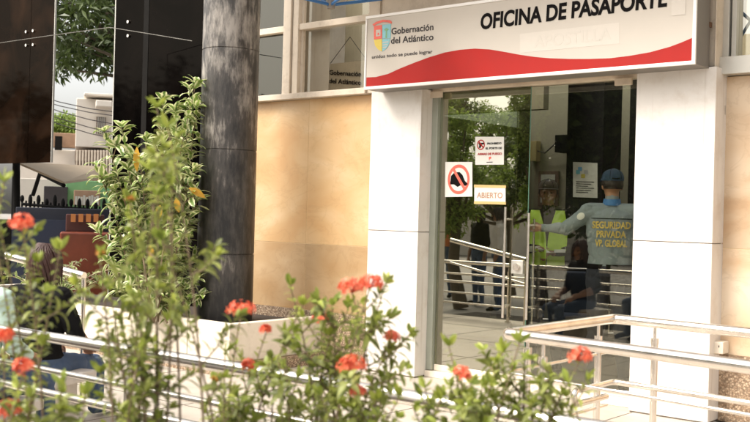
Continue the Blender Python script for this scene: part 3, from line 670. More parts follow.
# ============================================================ HANDRAILS
def path_tube(mb, pts, r, n=14, bend=.06):
    out = []
    P = [V(p) for p in pts]
    for i, p in enumerate(P):
        if i in (0, len(P)-1): out.append(p); continue
        a = (P[i-1]-p).normalized(); b = (P[i+1]-p).normalized(); k = min(bend, (P[i-1]-p).length*.4, (P[i+1]-p).length*.4)
        for t in (0, .17, .33, .5, .67, .83, 1):
            q0 = p+a*k; q1 = p+b*k; out.append(q0*(1-t)**2 + p*2*t*(1-t) + q1*t*t)
    mb.loft(out, r, n); return mb
hx = onZ(509, 333, .8).x; hy = onZ(511, 334, .8).y; hy2 = onZ(618, 319, .8).y
h1e, h2e = onZ(750, 333, .8), onZ(750, 367, .8)
hr = empty('handrail', (hx, (hy+hy2)/2, 0), 'U shaped stainless steel handrail in front of the right pillar and pale wall', 'handrail')
fy = lambda x: hy + (h2e.y-hy)*(x-hx)/(h2e.x-hx)
ry = lambda x: hy2 + (h1e.y-hy2)*(x-hx)/(h1e.x-hx)
X9 = 1.2
path_tube(MB(), [(X9, fy(X9), .8), (hx, hy, .8), (hx, hy2, .8), (X9, ry(X9), .8)], .030, 18, .05).build('top_rail', M['steel'], hr)
path_tube(MB(), [(X9, fy(X9), .60), (hx, hy, .60), (hx, hy2, .60)], .009, 10, .05).build('middle_rail', M['steel'], hr)
path_tube(MB(), [(X9, ry(X9), .42), (hx+.02, hy2-.02, .42), (hx+.02, hy2-.5, .42), (hx+.02, hy2-.5, .34), (hx+.02, hy2-.1, .34)], .018, 12, .05).build('lower_rail', M['steel'], hr)
path_tube(MB(), [(X9, ry(X9), .34), (hx+.9, ry(hx+.9), .34)], .011, 10).build('lower_rail', M['steel'], hr)
path_tube(MB(), [(X9, fy(X9), .28), (hx, hy, .28), (hx, hy2-.05, .28)], .009, 10).build('lower_rail', M['steel'], hr)
def post(x, y, parent, zt=.775, r=.02):
    p = MB().loft([(x, y, .0), (x, y, zt-.09)], r, 14).loft([(x, y, zt-.09), (x, y, zt)], r*.45, 10)
    po_ = p.build('post', M['steel'], parent)
    MB().loft([(x, y, zt-.1), (x, y, zt-.065)], r*1.15, 14).build('collar', M['steel'], po_)
    MB().loft([(x, y, .001), (x, y, .012)], r*2.2, 16).build('base_flange', M['steel'], po_)
xp = onY(546, 380, hy).x
for x, y in ((xp, fy(xp)), (hx, hy+.22), (hx, onX(598, 350, hx).y), (onY(656, 350, hy2).x, hy2-.02)): post(x, y, hr)
for k in range(1, 4):
    x = hx+.55+k*.85; 
    if k > 1: post(x, fy(x), hr)
    x = -1.85+k*.9; post(x, ry(x), hr)

# near railing in front of the terrace edge (left, long)
ra, rb = onZ(0, 329, .76), onZ(540, 419, .76)
rdv = (rb-ra).normalized(); r0 = ra - rdv*5.0; r1 = rb + rdv*.7
nr = empty('handrail', (ra.x, ra.y, 0), 'long low stainless steel railing running behind the flowering shrubs at lower left', 'handrail')
for z, r in ((.76, .027), (.60, .015), (.49, .020), (.34, .013), (.2, .013)):
    MB().loft([(r0.x, r0.y, z), (r1.x, r1.y, z)], r, 14).build('rail', M['steel'], nr)
L_ = (r1-r0).length
k = .3
while k < L_:
    p = r0 + rdv*k; post(p.x, p.y, nr, .74); k += 1.15
# sloping ramp rail, far left
a, b = at(-40, 243, 7.6), at(84, 276, 7.0)
rr_ = empty('handrail', (b.x, b.y, 0), 'short sloping pale ramp handrail ending behind the seated person in black', 'handrail')
MB().loft([a, b], .028, 14).build('rail', M['steel'], rr_)
MB().loft([b-V((0, 0, .02)), (b.x, b.y, .0)], .016, 10).build('post', M['steel'], rr_)
a2 = a + V((0, 0, -.28)); b2 = b + V((0, 0, -.28)); MB().loft([a2, b2], .014, 10).build('rail', M['steel'], rr_)

# ============================================================ STREET BEHIND A MADE-UP GAP (stands in for a reflection in the glass)
def cbasis(px):
    q = ray(px, 211); q.z = 0; q.normalize(); return q, V((q.y, -q.x, 0))
def cang(px):
    q, s_ = cbasis(px); return math.atan2(s_.y, s_.x)
CA = cang(80)
def facing_box(mb, p0, p1, d, depth):
    """box whose front covers p0..p1 (photo px) at distance d, going back by depth"""
    q, s_ = cbasis(80); r0_, r1_ = ray(*p0), ray(*p1); d *= 1.04; a = CAM+r0_*(d/r0_.dot(q)); b = CAM+r1_*(d/r1_.dot(q))
    w_ = (b-a).dot(s_); h_ = abs(a.z-b.z); c = (a+b)/2 + q*depth/2
    mb.box((c.x, c.y, c.z), (abs(w_), depth, h_), CA); return mb
hs_ = empty('house', at(95, 200, 27), 'white two storey house with small barred window standing in for a glass reflection', 'house')
facing_box(MB(), (76.5, 98), (200, 152), 27, 6).build('upper_storey', M['house'], hs_, .02)
facing_box(MB(), (74, 166), (200, 235), 27.5, 5).build('ground_storey', M['brick'], hs_, .02)
facing_box(MB(), (75, 150), (200, 166), 26.5, 6).build('balcony_slab', M['balc'], hs_, .02)
facing_box(MB(), (84, 95), (200, 99), 26.6, 6.5).build('cornice', M['house'], hs_, .02)
facing_box(MB(), (96, 100), (112, 107), 26.2, .7).build('ledge', M['house'], hs_, .02)
wd = facing_box(MB(), (96.5, 117), (105, 134), 26.94, .05).build('window', M['balc'], hs_)
facing_box(MB(), (96, 116), (105.6, 117), 26.9, .1).build('sill', M['house'], wd)
for k in range(4):
    x = 97.7+k*2; facing_box(MB(), (x, 117), (x+.5, 134), 26.9, .03).build('bar', M['alu'], wd)
bl = MB()
for k in range(14):
    x = 76+k*3; facing_box(bl, (x, 150), (x+1.6, 160.5), 26.3, .12)
bl.build('balustrade', M['cream'], hs_); bl = MB()
for k in range(18):
    x = 76+k*3; facing_box(bl, (x, 160), (x+1.2, 174), 24, .08)
bl.build('balustrade', M['cream'], hs_)
bw = empty('garden_wall', at(60, 160, 29), 'brown brick garden wall below the clipped green hedge in place of a mirrored one', 'wall')
facing_box(MB(), (20, 131), (78, 148), 29, .4).build('brickwork', M['brick'], bw, .02)
facing_box(MB(), (20, 148), (78, 235), 28.9, .5).build('plaster', M['house'], bw, .02)
facing_box(MB(), (55, 136), (62, 150), 28.6, .2).build('panel', M['dark'], bw)
def blob_leaves(mb, c, rad, n, L, W, rnd, mi=0, nearness=.55, q=True):
    for i in range(n):
        t = V((rnd.gauss(0, 1), rnd.gauss(0, 1), rnd.gauss(0, 1))).normalized()
        rr = rnd.uniform(nearness, 1.0)
        p = V(c) + V((t.x*rad[0], t.y*rad[1], t.z*rad[2]))*rr
        d = (t*.6 + V((rnd.uniform(-1, 1), rnd.uniform(-1, 1), rnd.uniform(-1, .5)))).normalized()
        nn = (t + V((rnd.uniform(-.6, .6), rnd.uniform(-.6, .6), rnd.uniform(.2, 1)))).normalized()
        k = rnd.uniform(.7, 1.25)
        mb.qleaf(p, d, nn, L*k, W*k, mi)
def clumped_crown(mb, c, rad, nclump, nleaf, L, W, seed, crad=.33, mi=(0,)):
    rnd = random.Random(seed); cs = []
    for i in range(nclump):
        t = V((rnd.gauss(0, 1), rnd.gauss(0, 1), rnd.gauss(0, 1))).normalized()*rnd.uniform(.35, 1)
        p = V(c) + V((t.x*rad[0], t.y*rad[1], t.z*rad[2])); cs.append(p)
        r_ = rnd.uniform(.6, 1.2)*crad
        blob_leaves(mb, p, (rad[0]*r_, rad[1]*r_, rad[2]*r_*.8), nleaf, L, W, rnd, rnd.choice(mi), .2)
    return cs
def tree(base, h, c, rad, nclump, nleaf, L, W, seed, label, lm, group=None, trunk=.16, name='tree'):
    t = empty(name, base, label, 'tree', group)
    mb = MB(); cs = clumped_crown(mb, c, rad, nclump, nleaf, L, W, seed, mi=(0, 0, 1)); mb.build('crown', lm, t)
    rnd = random.Random(seed+1); tb = MB(); base = V(base); c = V(c); j = base.lerp(c, .45); j.z = max(base.z+.8, c.z-rad[2]*.9)
    mid = base.lerp(j, .5)+V((rnd.uniform(-.1, .1), rnd.uniform(-.1, .1), 0))
    tb.loft([base, mid, j, c], [trunk*1.3, trunk, trunk*.8, trunk*.3], 10)
    for p in cs[::2]:
        m_ = j.lerp(p, .5) + V((0, 0, -.1)); tb.loft([j, m_, p], [trunk*.45, trunk*.28, trunk*.08], 6)
    tb.build('trunk', M['bark'], t); return t
hb = MB(); rnd = random.Random(3)
q, s_ = cbasis(60)
for k in range(7):
    c = at(46+k*5.5, 131-[8, 10, 13, 15, 14, 10, 6][k]*.5, 31); blob_leaves(hb, c, (.6, .6, .35), 420, .12, .06, rnd, 0, .5)
o = hb.build('hedge', [M['tleaf2']]); tag(o, 'clipped bright green hedge above the brown garden wall set where the glass mirrors one', 'hedge')
# tree set behind the gap for the foliage reflected there
tc_ = at(75, 38, 19)
tree((tc_.x+2.6, tc_.y+2.2, -.1), 5, (tc_.x+.2, tc_.y+.2, tc_.z+.75), (1.7, 1.7, 1.55), 70, 85, .20, .065, 11, 'dark leaved tree set behind the dark glass panels in place of its reflection', [M['tleaf'], M['tleaf']], trunk=.14, name='street_tree')
# power lines
pw = MB()
for y0, y1, d in ((93, 104, 23), (101, 118, 23), (107, 128, 23.5), (113, 134, 24), (97, 108, 24)):
    a, b = at(30, y0, d), at(150, y1+10, d); mid = (a+b)/2 - V((0, 0, .12)); pw.loft([a, a.lerp(mid, .5)-V((0, 0, .03)), mid, mid.lerp(b, .5)-V((0, 0, .03)), b], .011, 5)
tag(pw.build('power_lines', M['ink']), 'sagging black power lines crossing in front of the white house', 'power lines')
# kiosk with awning
ks = empty('kiosk', at(70, 230, 17), 'mint green street kiosk with dark hatch under a tan canvas awning', 'kiosk')
facing_box(MB(), (66, 180), (112, 258), 17, 1.6).build('body', M['green'], ks, .01)
facing_box(MB(), (20, 178), (66, 260), 17.3, 1.2).build('side_wall', M['house'], ks, .01)
facing_box(MB(), (44, 186), (67, 215), 16.95, .1).build('hatch', M['ink'], ks, .01)
fb = facing_box(MB(), (74, 190), (100, 206), 16.9, .12).build('shelf_window', M['brick'], ks, .01)
sh = MB(); rnd = random.Random(9)
for k in range(9): facing_box(sh, (75+k*2.7, 197-rnd.random()*2), (77+k*2.7, 205), 16.8, .08)
sh.build('goods', M['paperin'], fb)
q, s_ = cbasis(80)
A = [at(16, 163.5, 14.2), at(104, 168.5, 15.4), at(107, 178, 15.2), at(64, 184, 13.6)]
aw = MB(); aw.add(A+[p+V((0, 0, .03)) for p in A], [(0, 1, 2, 3), (7, 6, 5, 4), (0, 3, 7, 4), (1, 0, 4, 5), (2, 1, 5, 6), (3, 2, 6, 7)])
aw.build('awning', M['tan'], ks)
g0, g1 = at(14, 215, 14.3), at(107, 215, 15.4)
MB().loft([(g0.x, g0.y, -.1), (g0.x, g0.y, at(14, 150, 14.3).z)], .04, 10).loft([at(64, 184, 13.6)-V((0, 0, .02)), at(40, 172, 14.2)-V((0, 0, .02)), at(33, 195, 14.4)], .03, 8).build('awning_post', M['dark'], ks)
# low railing with pickets, banners, made up from the dim lower reflection
pk = empty('picket_fence', at(60, 230, 13.2), 'dark picket rail with knobbed tops in front of the green kiosk', 'fence')
fm = MB(); a, b = at(22, 204, 13.2), at(108, 211, 13.2); fm.loft([a, b], .02, 8); fm.loft([a-V((0, 0, .32)), b-V((0, 0, .32))], .02, 8)
for k in range(22):
    p = a.lerp(b, k/21); fm.loft([(p.x, p.y, p.z+.05), (p.x, p.y, -.1)], .012, 6)
fm.build('rails', M['dark'], pk)
kn = MB()
for k in range(0, 22, 2):
    p = a.lerp(b, k/21); kn.ball((p.x, p.y, p.z+.05+.02*(k % 4 == 0)), (.028, .028, .05+.02*(k % 3)), 8, 6)
kn.build('knobs', M['dark'], pk)
bnr = empty('banner_panel', at(45, 260, 12.6), 'dark blue fabric panel with faint lettering hung on the railing', 'panel')
facing_box(MB(), (12, 219), (64, 300), 12.6, .04).build('cloth', M['navy'], bnr)
scr = MB(); rnd = random.Random(5)
for k in range(7):
    x = 32+k*3; p = at(x, 241, 12.56); scr.loft([p+V((0, 0, -.05)), p+V((.02, 0, .06)), p+V((.04, 0, -.02)), p+V((.05, .0, .05))], .005, 5)
scr.build('scribble', mat('faint_print', (.16, .12, .18), .7), bnr)
tag(facing_box(MB(), (16, 207), (112, 300), 13.0, .05).build('barrier_sheet', mat('barrier_dark', (.018, .02, .032), .4), bevel=.01), 'dark blue plastic sheet fixed behind the picket rail', 'barrier')
rp = empty('counter', at(82, 270, 12.3), 'red brown varnished street counter with small orange boxes on top', 'counter')  # counter made up for the red tone in the reflection
facing_box(MB(), (60, 232), (112, 300), 12.3, .5).build('front_panel', M['rust'], rp, .02)
facing_box(MB(), (66, 214), (104, 232), 12.5, .1).build('back_board', mat('dark_rust', (.06, .015, .01), .5), rp, .01)
gd = MB()
for k in range(4): facing_box(gd, (71+k*7.6, 214), (75.5+k*7.6, 222), 12.35, .1)
gd.build('orange_box', mat('orange_goods', (.45, .16, .04), .6), rp)
tag(facing_box(MB(), (-30, 219), (14, 300), 12.8, .5).build('dark_counter', M['dark'], bevel=.02), 'black counter block at the left edge behind the flowers', 'counter')
tag(MB().loft([at(17, 300, 14.0), at(16, 60, 14.0)], .05, 8).build('steel_post', M['dark']), 'slim black post left of the kiosk awning', 'post')

# blue awning frame over the window
af = empty('parasol_frame', at(331, 0, 7.9), 'blue tubular parasol ribs with grey hub at the top edge above the window', 'parasol')
hub = at(331, 5, 7.9)
MB().loft([hub-V((0, 0, .03)), hub+V((0, 0, .06))], [.03, .045], 12).build('hub', M['signside'], af)
for e_ in (at(285, -6, 7.6), at(382, -1, 8.1), at(300, -14, 8.6), at(365, -20, 7.2)):
    MB().loft([hub, e_], .013, 8).build('rib', M['blue'], af)
cvs = [at(286, -12, 7.6)+V((0, 0, .05)), at(384, -9, 8.1)+V((0, 0, .05)), at(372, -24, 7.2)+V((0, 0, .05)), at(296, -18, 8.6)+V((0, 0, .05))]
MB().add(cvs+[hub+V((0, 0, .22))], [(0, 4, 1), (1, 4, 2), (2, 4, 3), (3, 4, 0)]).build('canopy', M['cream'], af)

# ============================================================ BEHIND THE CAMERA (seen in the door glass)
def refl(px, py, d):
    """world point that shows at photo px,py mirrored in the door glass, d metres along the ray"""
    p = at(px, py, d); return V((p.x, 2*DY-p.y, p.z))
hedge_specs = []
gt = 'trees across the street mirrored in the door glass'
for k, (px, py, d, rad, lab, lm) in enumerate([
    (447, 98, 24, (.95, 1.0, .75), 'feathery tree top mirrored at the upper left of the door glass', ['tleaf2', 'tleaf']),
    (499, 130, 27, (1.2, 1.2, .65), 'round tree mirrored in the middle of the left door leaf', ['tleaf2', 'tleaf2']),
    (450, 172, 17, (1.0, .9, .95), 'low bright green tree mirrored behind the crossed cap sticker', ['tleaf2', 'tleaf2']),
    (530, 120, 18, (.28, .5, 1.4), 'slim tree mirrored where the two door leaves overlap', ['tleaf2', 'tleaf']),
    (500, 185, 20, (1.7, 1.0, .9), 'wide bush mirrored behind the ABIERTO paper', ['tleaf2', 'tleaf']),
    (592, 110, 19, (1.2, 1.2, 2.6), 'tall dark tree added to keep the sky out of the glass over the guards', ['tleaf', 'tleaf']),  # this and the next: dense crowns added to block sky in the right leaf
    (640, 120, 19, (1.6, 1.3, 2.9), 'tall dark tree added to block the sky mirrored at the right edge of the door', ['tleaf', 'tleaf'])]):
    c = refl(px, py, d); tree((c.x+.3, c.y, -.15), 4, c, rad, (100 if px > 580 else 34), 80 if px > 580 else 230, .22 if px > 580 else .085, .12 if px > 580 else .045, 40+k, lab, [M[x] for x in lm], gt, .1)
# unseen far tree line, added to darken what the black glass mirrors
rnd = random.Random(77)
for k in range(9):
    x = -44+k*3.4 + rnd.uniform(-.4, .4); y = -19-rnd.uniform(0, 2)
    if -28 < x < -9: continue
    tree((x, y, -.15), 7, (x, y, 4.2), (2.6, 2.2, 3.6), 40, 70, .32, .16, 60+k, 'leafy roadside tree added behind the viewer to darken the black glass', [M['tleaf'], M['tleaf']], 'added far roadside trees', .2)
tag(MB().span((-60, -26, -.15), (10, -25.5, 2.3)).build('street_wall', M['house'], bevel=.02), 'long pale wall across the street behind the viewer', 'wall')

# ============================================================ PEOPLE
def dist_seg(p, a, b):
    ab = b-a; t = max(0, min(1, (p-a).dot(ab)/max(1e-9, ab.dot(ab)))); return (p-(a+ab*t)).length, t
def person(loc, rz, pose, mats, label, H=1.75, hair='short', cap=None, capfront=0, group=None, face=True, vest=False, build_=1.0):
    """pose: joints in local metres, x right, y forward, z up"""
    t = empty('person', loc, label, 'person', group, rz)
    W = Matrix.Translation(V(loc)) @ Matrix.Rotation(rz, 4, 'Z')
    J = {k: V(v) for k, v in pose.items()}; mb = MB(); k_ = build_; segs = []
    fw = (J['head']-J['neck'])
    def seg(a, b, ra, rb, tagn, side=None):
        mb.capsule(J[a] if isinstance(a, str) else a, J[b] if isinstance(b, str) else b, ra, rb, 14, side)
        segs.append((J[a] if isinstance(a, str) else a, J[b] if isinstance(b, str) else b, tagn))
    sx = (J['shR']-J['shL']).normalized()
    mb.loft([J['hip']-V((0, 0, .07)), J['hip'], J['waist'], J['chest'], (J['shR']+J['shL'])/2-V((0, 0, .01)), (J['shR']+J['shL'])/2+V((0, 0, .055))],
            [(.10*k_, .07), (.165*k_, .125*k_), (.150*k_, .115*k_), (.175*k_, .130*k_), (.165*k_, .105*k_), (.07, .06)], 20, side=sx)
    segs.append((J['hip'], J['chest'], 'top')); segs.append((J['chest'], J['neck']-V((0, 0, .05)), 'top'))
    seg('shL', 'shR', .068*k_, .068*k_, 'top')
    for s_ in 'LR':
        seg('sh'+s_, 'el'+s_, .060*k_, .047*k_, 'sleeve'); seg('el'+s_, 'wr'+s_, .045*k_, .030*k_, 'fore')
        seg('hip'+s_, 'kn'+s_, .092*k_, .062*k_, 'leg'); seg('kn'+s_, 'an'+s_, .060*k_, .042*k_, 'leg')
        toe = J['toe'+s_]; seg(J['an'+s_]-V((0, 0, .03)), toe, (.045, .04), (.04, .026), 'shoe')
        # hand: palm, four unequal curled fingers, thumb from the side
        hd = (J['wr'+s_]-J['el'+s_]).normalized(); wr = J['wr'+s_]
        gd_ = J.get('grip'+s_, V((0, 0, -1))); cu = (gd_ - hd*gd_.dot(hd))
        cu = cu.normalized() if cu.length > .05 else hd.orthogonal().normalized()
        sd_ = hd.cross(cu).normalized(); pc = wr+hd*.055
        mb.capsule(wr+hd*.015, wr+hd*.075, (.030, .016), (.040, .014), 12, side=sd_); segs.append((wr+hd*.01, pc+hd*.1, 'skin'))
        for fi, (off, ln) in enumerate(((-.03, .062), (-.010, .072), (.010, .067), (.029, .052))):
            b0 = wr+hd*.085+sd_*off; b1 = b0+hd*ln*.45+cu*ln*.2; b2 = b1+hd*ln*.2+cu*ln*.4; b3 = b2 - hd*ln*.05 + cu*ln*.3
            for u, v_, ra, rb in ((b0, b1, .0092, .0085), (b1, b2, .0085, .0078), (b2, b3, .0078, .0068)): mb.capsule(u, v_, ra, rb, 8)
        sg_ = -1
        b0 = wr+hd*.03+sd_*.03*sg_; b1 = b0+hd*.03+sd_*.022*sg_+cu*.012; b2 = b1+hd*.028+cu*.014
        mb.capsule(b0, b1, .012, .0105, 8); mb.capsule(b1, b2, .0105, .008, 8)
    # neck and head
    hc = J['head']; nk = J['neck']; seg(nk-V((0, 0, .04)), hc-V((0, 0, .05)), .058, .054, 'neck')
    hdir = J.get('look', V((0, 1, 0))).normalized(); hx_ = hdir.cross(up).normalized(); yaw = math.atan2(hdir.y, hdir.x)-math.pi/2
    def hp(x, y, z): return hc + hx_*x + hdir*y + up*z
    mb.ball(hc+V((0, 0, .02)), (.076, .095, .098), 20, 14, yaw)                     # skull
    mb.ball(hp(0, .022, -.045), (.058, .068, .068), 16, 10, yaw)                    # jaw
    mb.ball(hp(0, .062, -.098), (.022, .018, .017), 10, 8, yaw)                     # chin
    mb.capsule(hp(0, .090, .012), hp(0, .108, -.022), .009, .015, 8)                # nose
    mb.capsule(hp(-.035, .088, .026), hp(.035, .088, .026), .010, .010, 8)          # brow
    mb.capsule(hp(-.018, .088, -.055), hp(.018, .088, -.055), .009, .009, 8)        # lips
    for s_ in (-1, 1):
        mb.ball(hp(.078*s_, -.005, -.008), (.010, .020, .032), 10, 8, yaw)
        mb.ball(hp(.040*s_, .068, -.022), (.022, .02, .022), 8, 6, yaw)
    segs.append((hc-V((0, 0, .08)), hc+V((0, 0, .06)), 'head'))
    o = mb.build('body', [M['skin']]); 
    md = o.modifiers.new('r', 'REMESH'); md.mode = 'VOXEL'; md.voxel_size = .0085; md.use_smooth_shade = True
    sm = o.modifiers.new('s', 'SMOOTH'); sm.factor = .5; sm.iterations = 2
    bpy.context.view_layer.update(); dg = bpy.context.evaluated_depsgraph_get()
    me = bpy.data.meshes.new_from_object(o.evaluated_get(dg)); bpy.data.objects.remove(o)
    names = ['skin', 'top', 'fore', 'leg', 'shoe']; me.materials.clear()
    ml = [mats.get('skin', 'skin'), mats['top'], mats.get('fore', mats.get('skin', 'skin')), mats['leg'], mats.get('shoe', 'black')]
    for n_ in ml: me.materials.append(M[n_])
    npol = len(me.polygons); cc = np.empty(npol*3); me.polygons.foreach_get('center', cc); cc = cc.reshape(-1, 3)
    bestd = np.full(npol, 1e9); idx = np.zeros(npol, int)
    for a_, b_, g in segs:
        A_ = np.array(a_); AB = np.array(b_)-A_; tt = np.clip(((cc-A_)@AB)/max(1e-9, AB@AB), 0, 1)
        dd_ = np.linalg.norm(cc-(A_+tt[:, None]*AB), axis=1) - (.10 if g == 'top' else .04 if g in ('leg', 'sleeve') else .05 if g == 'head' else 0)
        i_ = np.full(npol, {'head': 0, 'neck': 0, 'skin': 0, 'top': 1, 'sleeve': 1, 'fore': 2, 'leg': 3, 'shoe': 4}[g])
        if g == 'top': i_[cc[:, 2] < J['waist'].z-.06] = 3
        if g == 'neck': i_[cc[:, 2] < nk.z-.005] = 1
        k_m = dd_ < bestd; bestd[k_m] = dd_[k_m]; idx[k_m] = i_[k_m]
    idx = idx.tolist()
    me.polygons.foreach_set('material_index', idx); me.polygons.foreach_set('use_smooth', [True]*len(idx))
    # cloth folds
    nn_ = [v.normal.copy() for v in me.vertices]; co2 = []
    for v, n_ in zip(me.vertices, nn_):
        c = v.co.copy()
        if c.z < nk.z-.03:
            q_ = V((c.x*7+c.z*5, c.y*7, c.z*9-c.x*4)); c += n_*(.012*noise.noise(V((c.x*9, c.y*9, c.z*6))) - .009*(1-abs(noise.noise(q_)))**6 + .003)
        co2 += c[:]
    me.vertices.foreach_set('co', co2); me.update()
    bvh = BVHTree.FromPolygons([v.co.copy() for v in me.vertices], [list(p.vertices) for p in me.polygons])
    me.transform(W)
    body = bpy.data.objects.new('body', me); C.objects.link(body); body.parent = t; body.matrix_parent_inverse = W.inverted()
    def put(mb2, name, m_, par=t): mb2.v = [tuple(W @ V(p)) for p in mb2.v]; return mb2.build(name, m_, par)
    if face:
        e_ = MB()
        for s_ in (-1, 1): e_.ball(hp(.031*s_, .088, .006), (.011, .006, .006), 8, 6, yaw)
        put(e_, 'eyes', M['eye'])
    if cap:
        st_ = MB()
        for k in range(6):
            a0 = k*math.pi/3; pth = []
            for i in range(7):
                ph = math.pi/2*i/6; pth.append(hp(math.cos(a0)*.092*math.sin(ph)**.65, math.sin(a0)*.111*math.sin(ph)**.65-.002, .052+(.078-.010*math.sin(a0))*math.cos(ph)))
            st_.loft(pth, .0016, 5)
        st_.ball(hp(0, -.002, .131), (.009, .009, .006), 8, 6); put(st_, 'cap_seams', M['black'])
        sb_ = MB(); sb_.loft([hp(-.03, -.104, .055), hp(0, -.112, .052), hp(.03, -.104, .055)], .006, 6); put(sb_, 'cap_strap', M['black'])
    # hair: shell over the skull with a cut hairline
    hb_ = MB(); n1, n2 = 28, 16; vs = []; low = {'short': -.03 if cap else -.06, 'long': -.17, 'mid': -.10}[hair]
    for i in range(n2+1):
        tt = i/n2
        for k in range(n1):
            a = 2*math.pi*k/n1; front = max(0, math.sin(a))   # sin>0 is the face side
            zl = low*(1-front) + .055*front if front > .25 else low
            if front > .25: zl = .058 - .02*(1-front)
            ph = tt*math.pi*.62
            z = .118*math.cos(ph) if tt < 1 else 0
            z = .128*(1-tt) + zl*tt if tt > .0 else .128
            zz_ = z-.02; q_ = max(0, 1-(max(0, zz_)/.11)**2)**.5
            nz_ = (1+.05*noise.noise(V((math.cos(a)*5, math.sin(a)*5, z*30))))*(1-(.22 if hair == 'short' else .04)*max(0, min(1, -z/.06)))
            vs.append(hp(math.cos(a)*.087*q_*nz_, math.sin(a)*.105*q_*nz_ - .004, z))
    hb_.add(vs, [(i*n1+k, (i+1)*n1+k, (i+1)*n1+(k+1) % n1, i*n1+(k+1) % n1) for i in range(n2) for k in range(n1)], smooth=True)
    put(hb_, 'hair', M[mats.get('hair', 'hair')])
    rh = random.Random(len(label)); hm = MB()
    for k in range(170 if not cap else 0):
        a = rh.uniform(0, 2*math.pi); 
        if math.sin(a) > .45 and rh.random() < .8: continue
        ze = low - rh.uniform(0, .05); pth = []
        for i in range(6):
            tt = i/5; z = .125*(1-tt)+ze*tt; zz_ = z-.02; q_ = max(.12, 1-(max(0, zz_)/.115)**2)**.5; aa = a+.25*math.sin(tt*3+a*3)
            rr_h = 1.02+.06*rh.random()
            pth.append(hp(math.cos(aa)*.089*q_*rr_h, math.sin(aa)*.108*q_*rr_h-.004, z))
        hm.loft(pth, [.004, .007, .008, .008, .006, .002], 5)
    if hm.v: put(hm, 'hair_locks', M[mats.get('hair', 'hair')])
    if cap:
        cpb = MB(); n2 = 10; vs = []
        for i in range(n2+1):
            ph = math.pi/2*i/n2
            for k in range(n1):
                a = 2*math.pi*k/n1; vs.append(hp(math.cos(a)*.091*math.sin(ph)**.65, math.sin(a)*.110*math.sin(ph)**.65-.002, .050+(.078-.010*math.sin(a))*math.cos(ph)))
        for k in range(n1):
            a = 2*math.pi*k/n1; vs.append(hp(math.cos(a)*.088, math.sin(a)*.107-.002, .036))
        n2 += 1
        cpb.add(vs, [(i*n1+k, (i+1)*n1+k, (i+1)*n1+(k+1) % n1, i*n1+(k+1) % n1) for i in range(n2) for k in range(n1)], smooth=True)
        co_ = put(cpb, 'cap', M[cap])
        vb = MB(); vs = []; 
        for r_ in (0, .5, 1):
            for k in range(13):
                a = math.pi*(.14+.72*k/12); vs.append(hp(math.cos(a)*(.096+.0*r_), math.sin(a)*.106 + r_*.070*abs(math.sin((a-math.pi*.14)/.72))**.7, .044-.010*r_*r_))
        fs = [(i*13+k, i*13+k+1, (i+1)*13+k+1, (i+1)*13+k) for i in range(2) for k in range(12)]
        vb.add(vs, fs, smooth=True); ov = put(vb, 'visor', M[cap], co_); so = ov.modifiers.new('s', 'SOLIDIFY'); so.thickness = .004
    def wrap(mb2, name, m_, off=.004, fdir=V((0, 1, 0)), th_=0):
        """press flat pieces given in local x,z onto the front (fdir +y) or back (-y) of the body"""
        nv = []
        for p in mb2.v:
            src = V((p[0], fdir.y*.8, p[2])); hit = bvh.ray_cast(src, -fdir)
            y = hit[0].y if hit[0] is not None else 0.1*fdir.y
            nv.append((p[0], y+fdir.y*(off), p[2]))
        mb2.v = nv; return put(mb2, name, m_)
    return t, J, W, wrap, bvh, put, hp
def standing(H=1.75, lean=0):
    k = H/1.75
    P = dict(hip=(0, 0, .93), waist=(0, 0, 1.06), chest=(0, .01, 1.28), shL=(-.175, 0, 1.42), shR=(.175, 0, 1.42), neck=(0, .0, 1.50), head=(0, .025, 1.635),
             elL=(-.22, -.02, 1.13), elR=(.22, -.02, 1.13), wrL=(-.23, .06, .88), wrR=(.23, .06, .88), hipL=(-.09, 0, .9), hipR=(.09, 0, .9),
             knL=(-.10, .01, .49), knR=(.11, .03, .49), anL=(-.11, -.02, .09), anR=(.12, .0, .09), toeL=(-.13, .15, .03), toeR=(.14, .17, .03))
    return {a: V(b)*k for a, b in P.items()}
def sitting(seat=.45, k=1.0):
    P = dict(hip=(0, 0, .10), waist=(0, -.01, .22), chest=(0, .0, .42), shL=(-.175, 0, .55), shR=(.175, 0, .55), neck=(0, .02, .63), head=(0, .055, .765),
             elL=(-.23, .05, .30), elR=(.23, .05, .30), wrL=(-.13, .28, .22), wrR=(.13, .28, .22), hipL=(-.09, .03, .09), hipR=(.09, .03, .09),
             knL=(-.12, .45, .06), knR=(.12, .45, .06))
    D = {a: V(b)*k + V((0, 0, seat)) for a, b in P.items()}
    D.update(anL=V((-.12, .42, .09)), anR=V((.12, .45, .09)), toeL=V((-.13, .58, .03)), toeR=V((.13, .62, .03)))
    return D
# guard in green vest, facing the door
g1 = at(548, 200, 9.15); P = standing(1.74); P['elL'] = V((-.25, .06, 1.12)); P['wrL'] = V((-.06, .24, 1.10)); P['elR'] = V((.25, .06, 1.12)); P['wrR'] = V((.08, .24, 1.13))
ang = math.atan2(CAM.y-g1.y, CAM.x-g1.x) - math.pi/2
t, J, W, wrap, bvh, put, hp = person((g1.x, g1.y, 0), ang, P, dict(top='shirtblk', fore='shirtblk', leg='trouser'), 'security guard in fluorescent green vest and dark cap facing the glass door', cap='capbrown', build_=1.14)
def vest_piece(rows):
    """rows: list of (z, xl, xr)"""
    mb2 = MB(); n_ = 10; vs = []
    for z, xl, xr_2 in rows:
        for k in range(n_+1): vs.append((xl+(xr_2-xl)*k/n_, 0, z))
    mb2.add(vs, [(i*(n_+1)+k, i*(n_+1)+k+1, (i+1)*(n_+1)+k+1, (i+1)*(n_+1)+k) for i in range(len(rows)-1) for k in range(n_)], smooth=True); return mb2
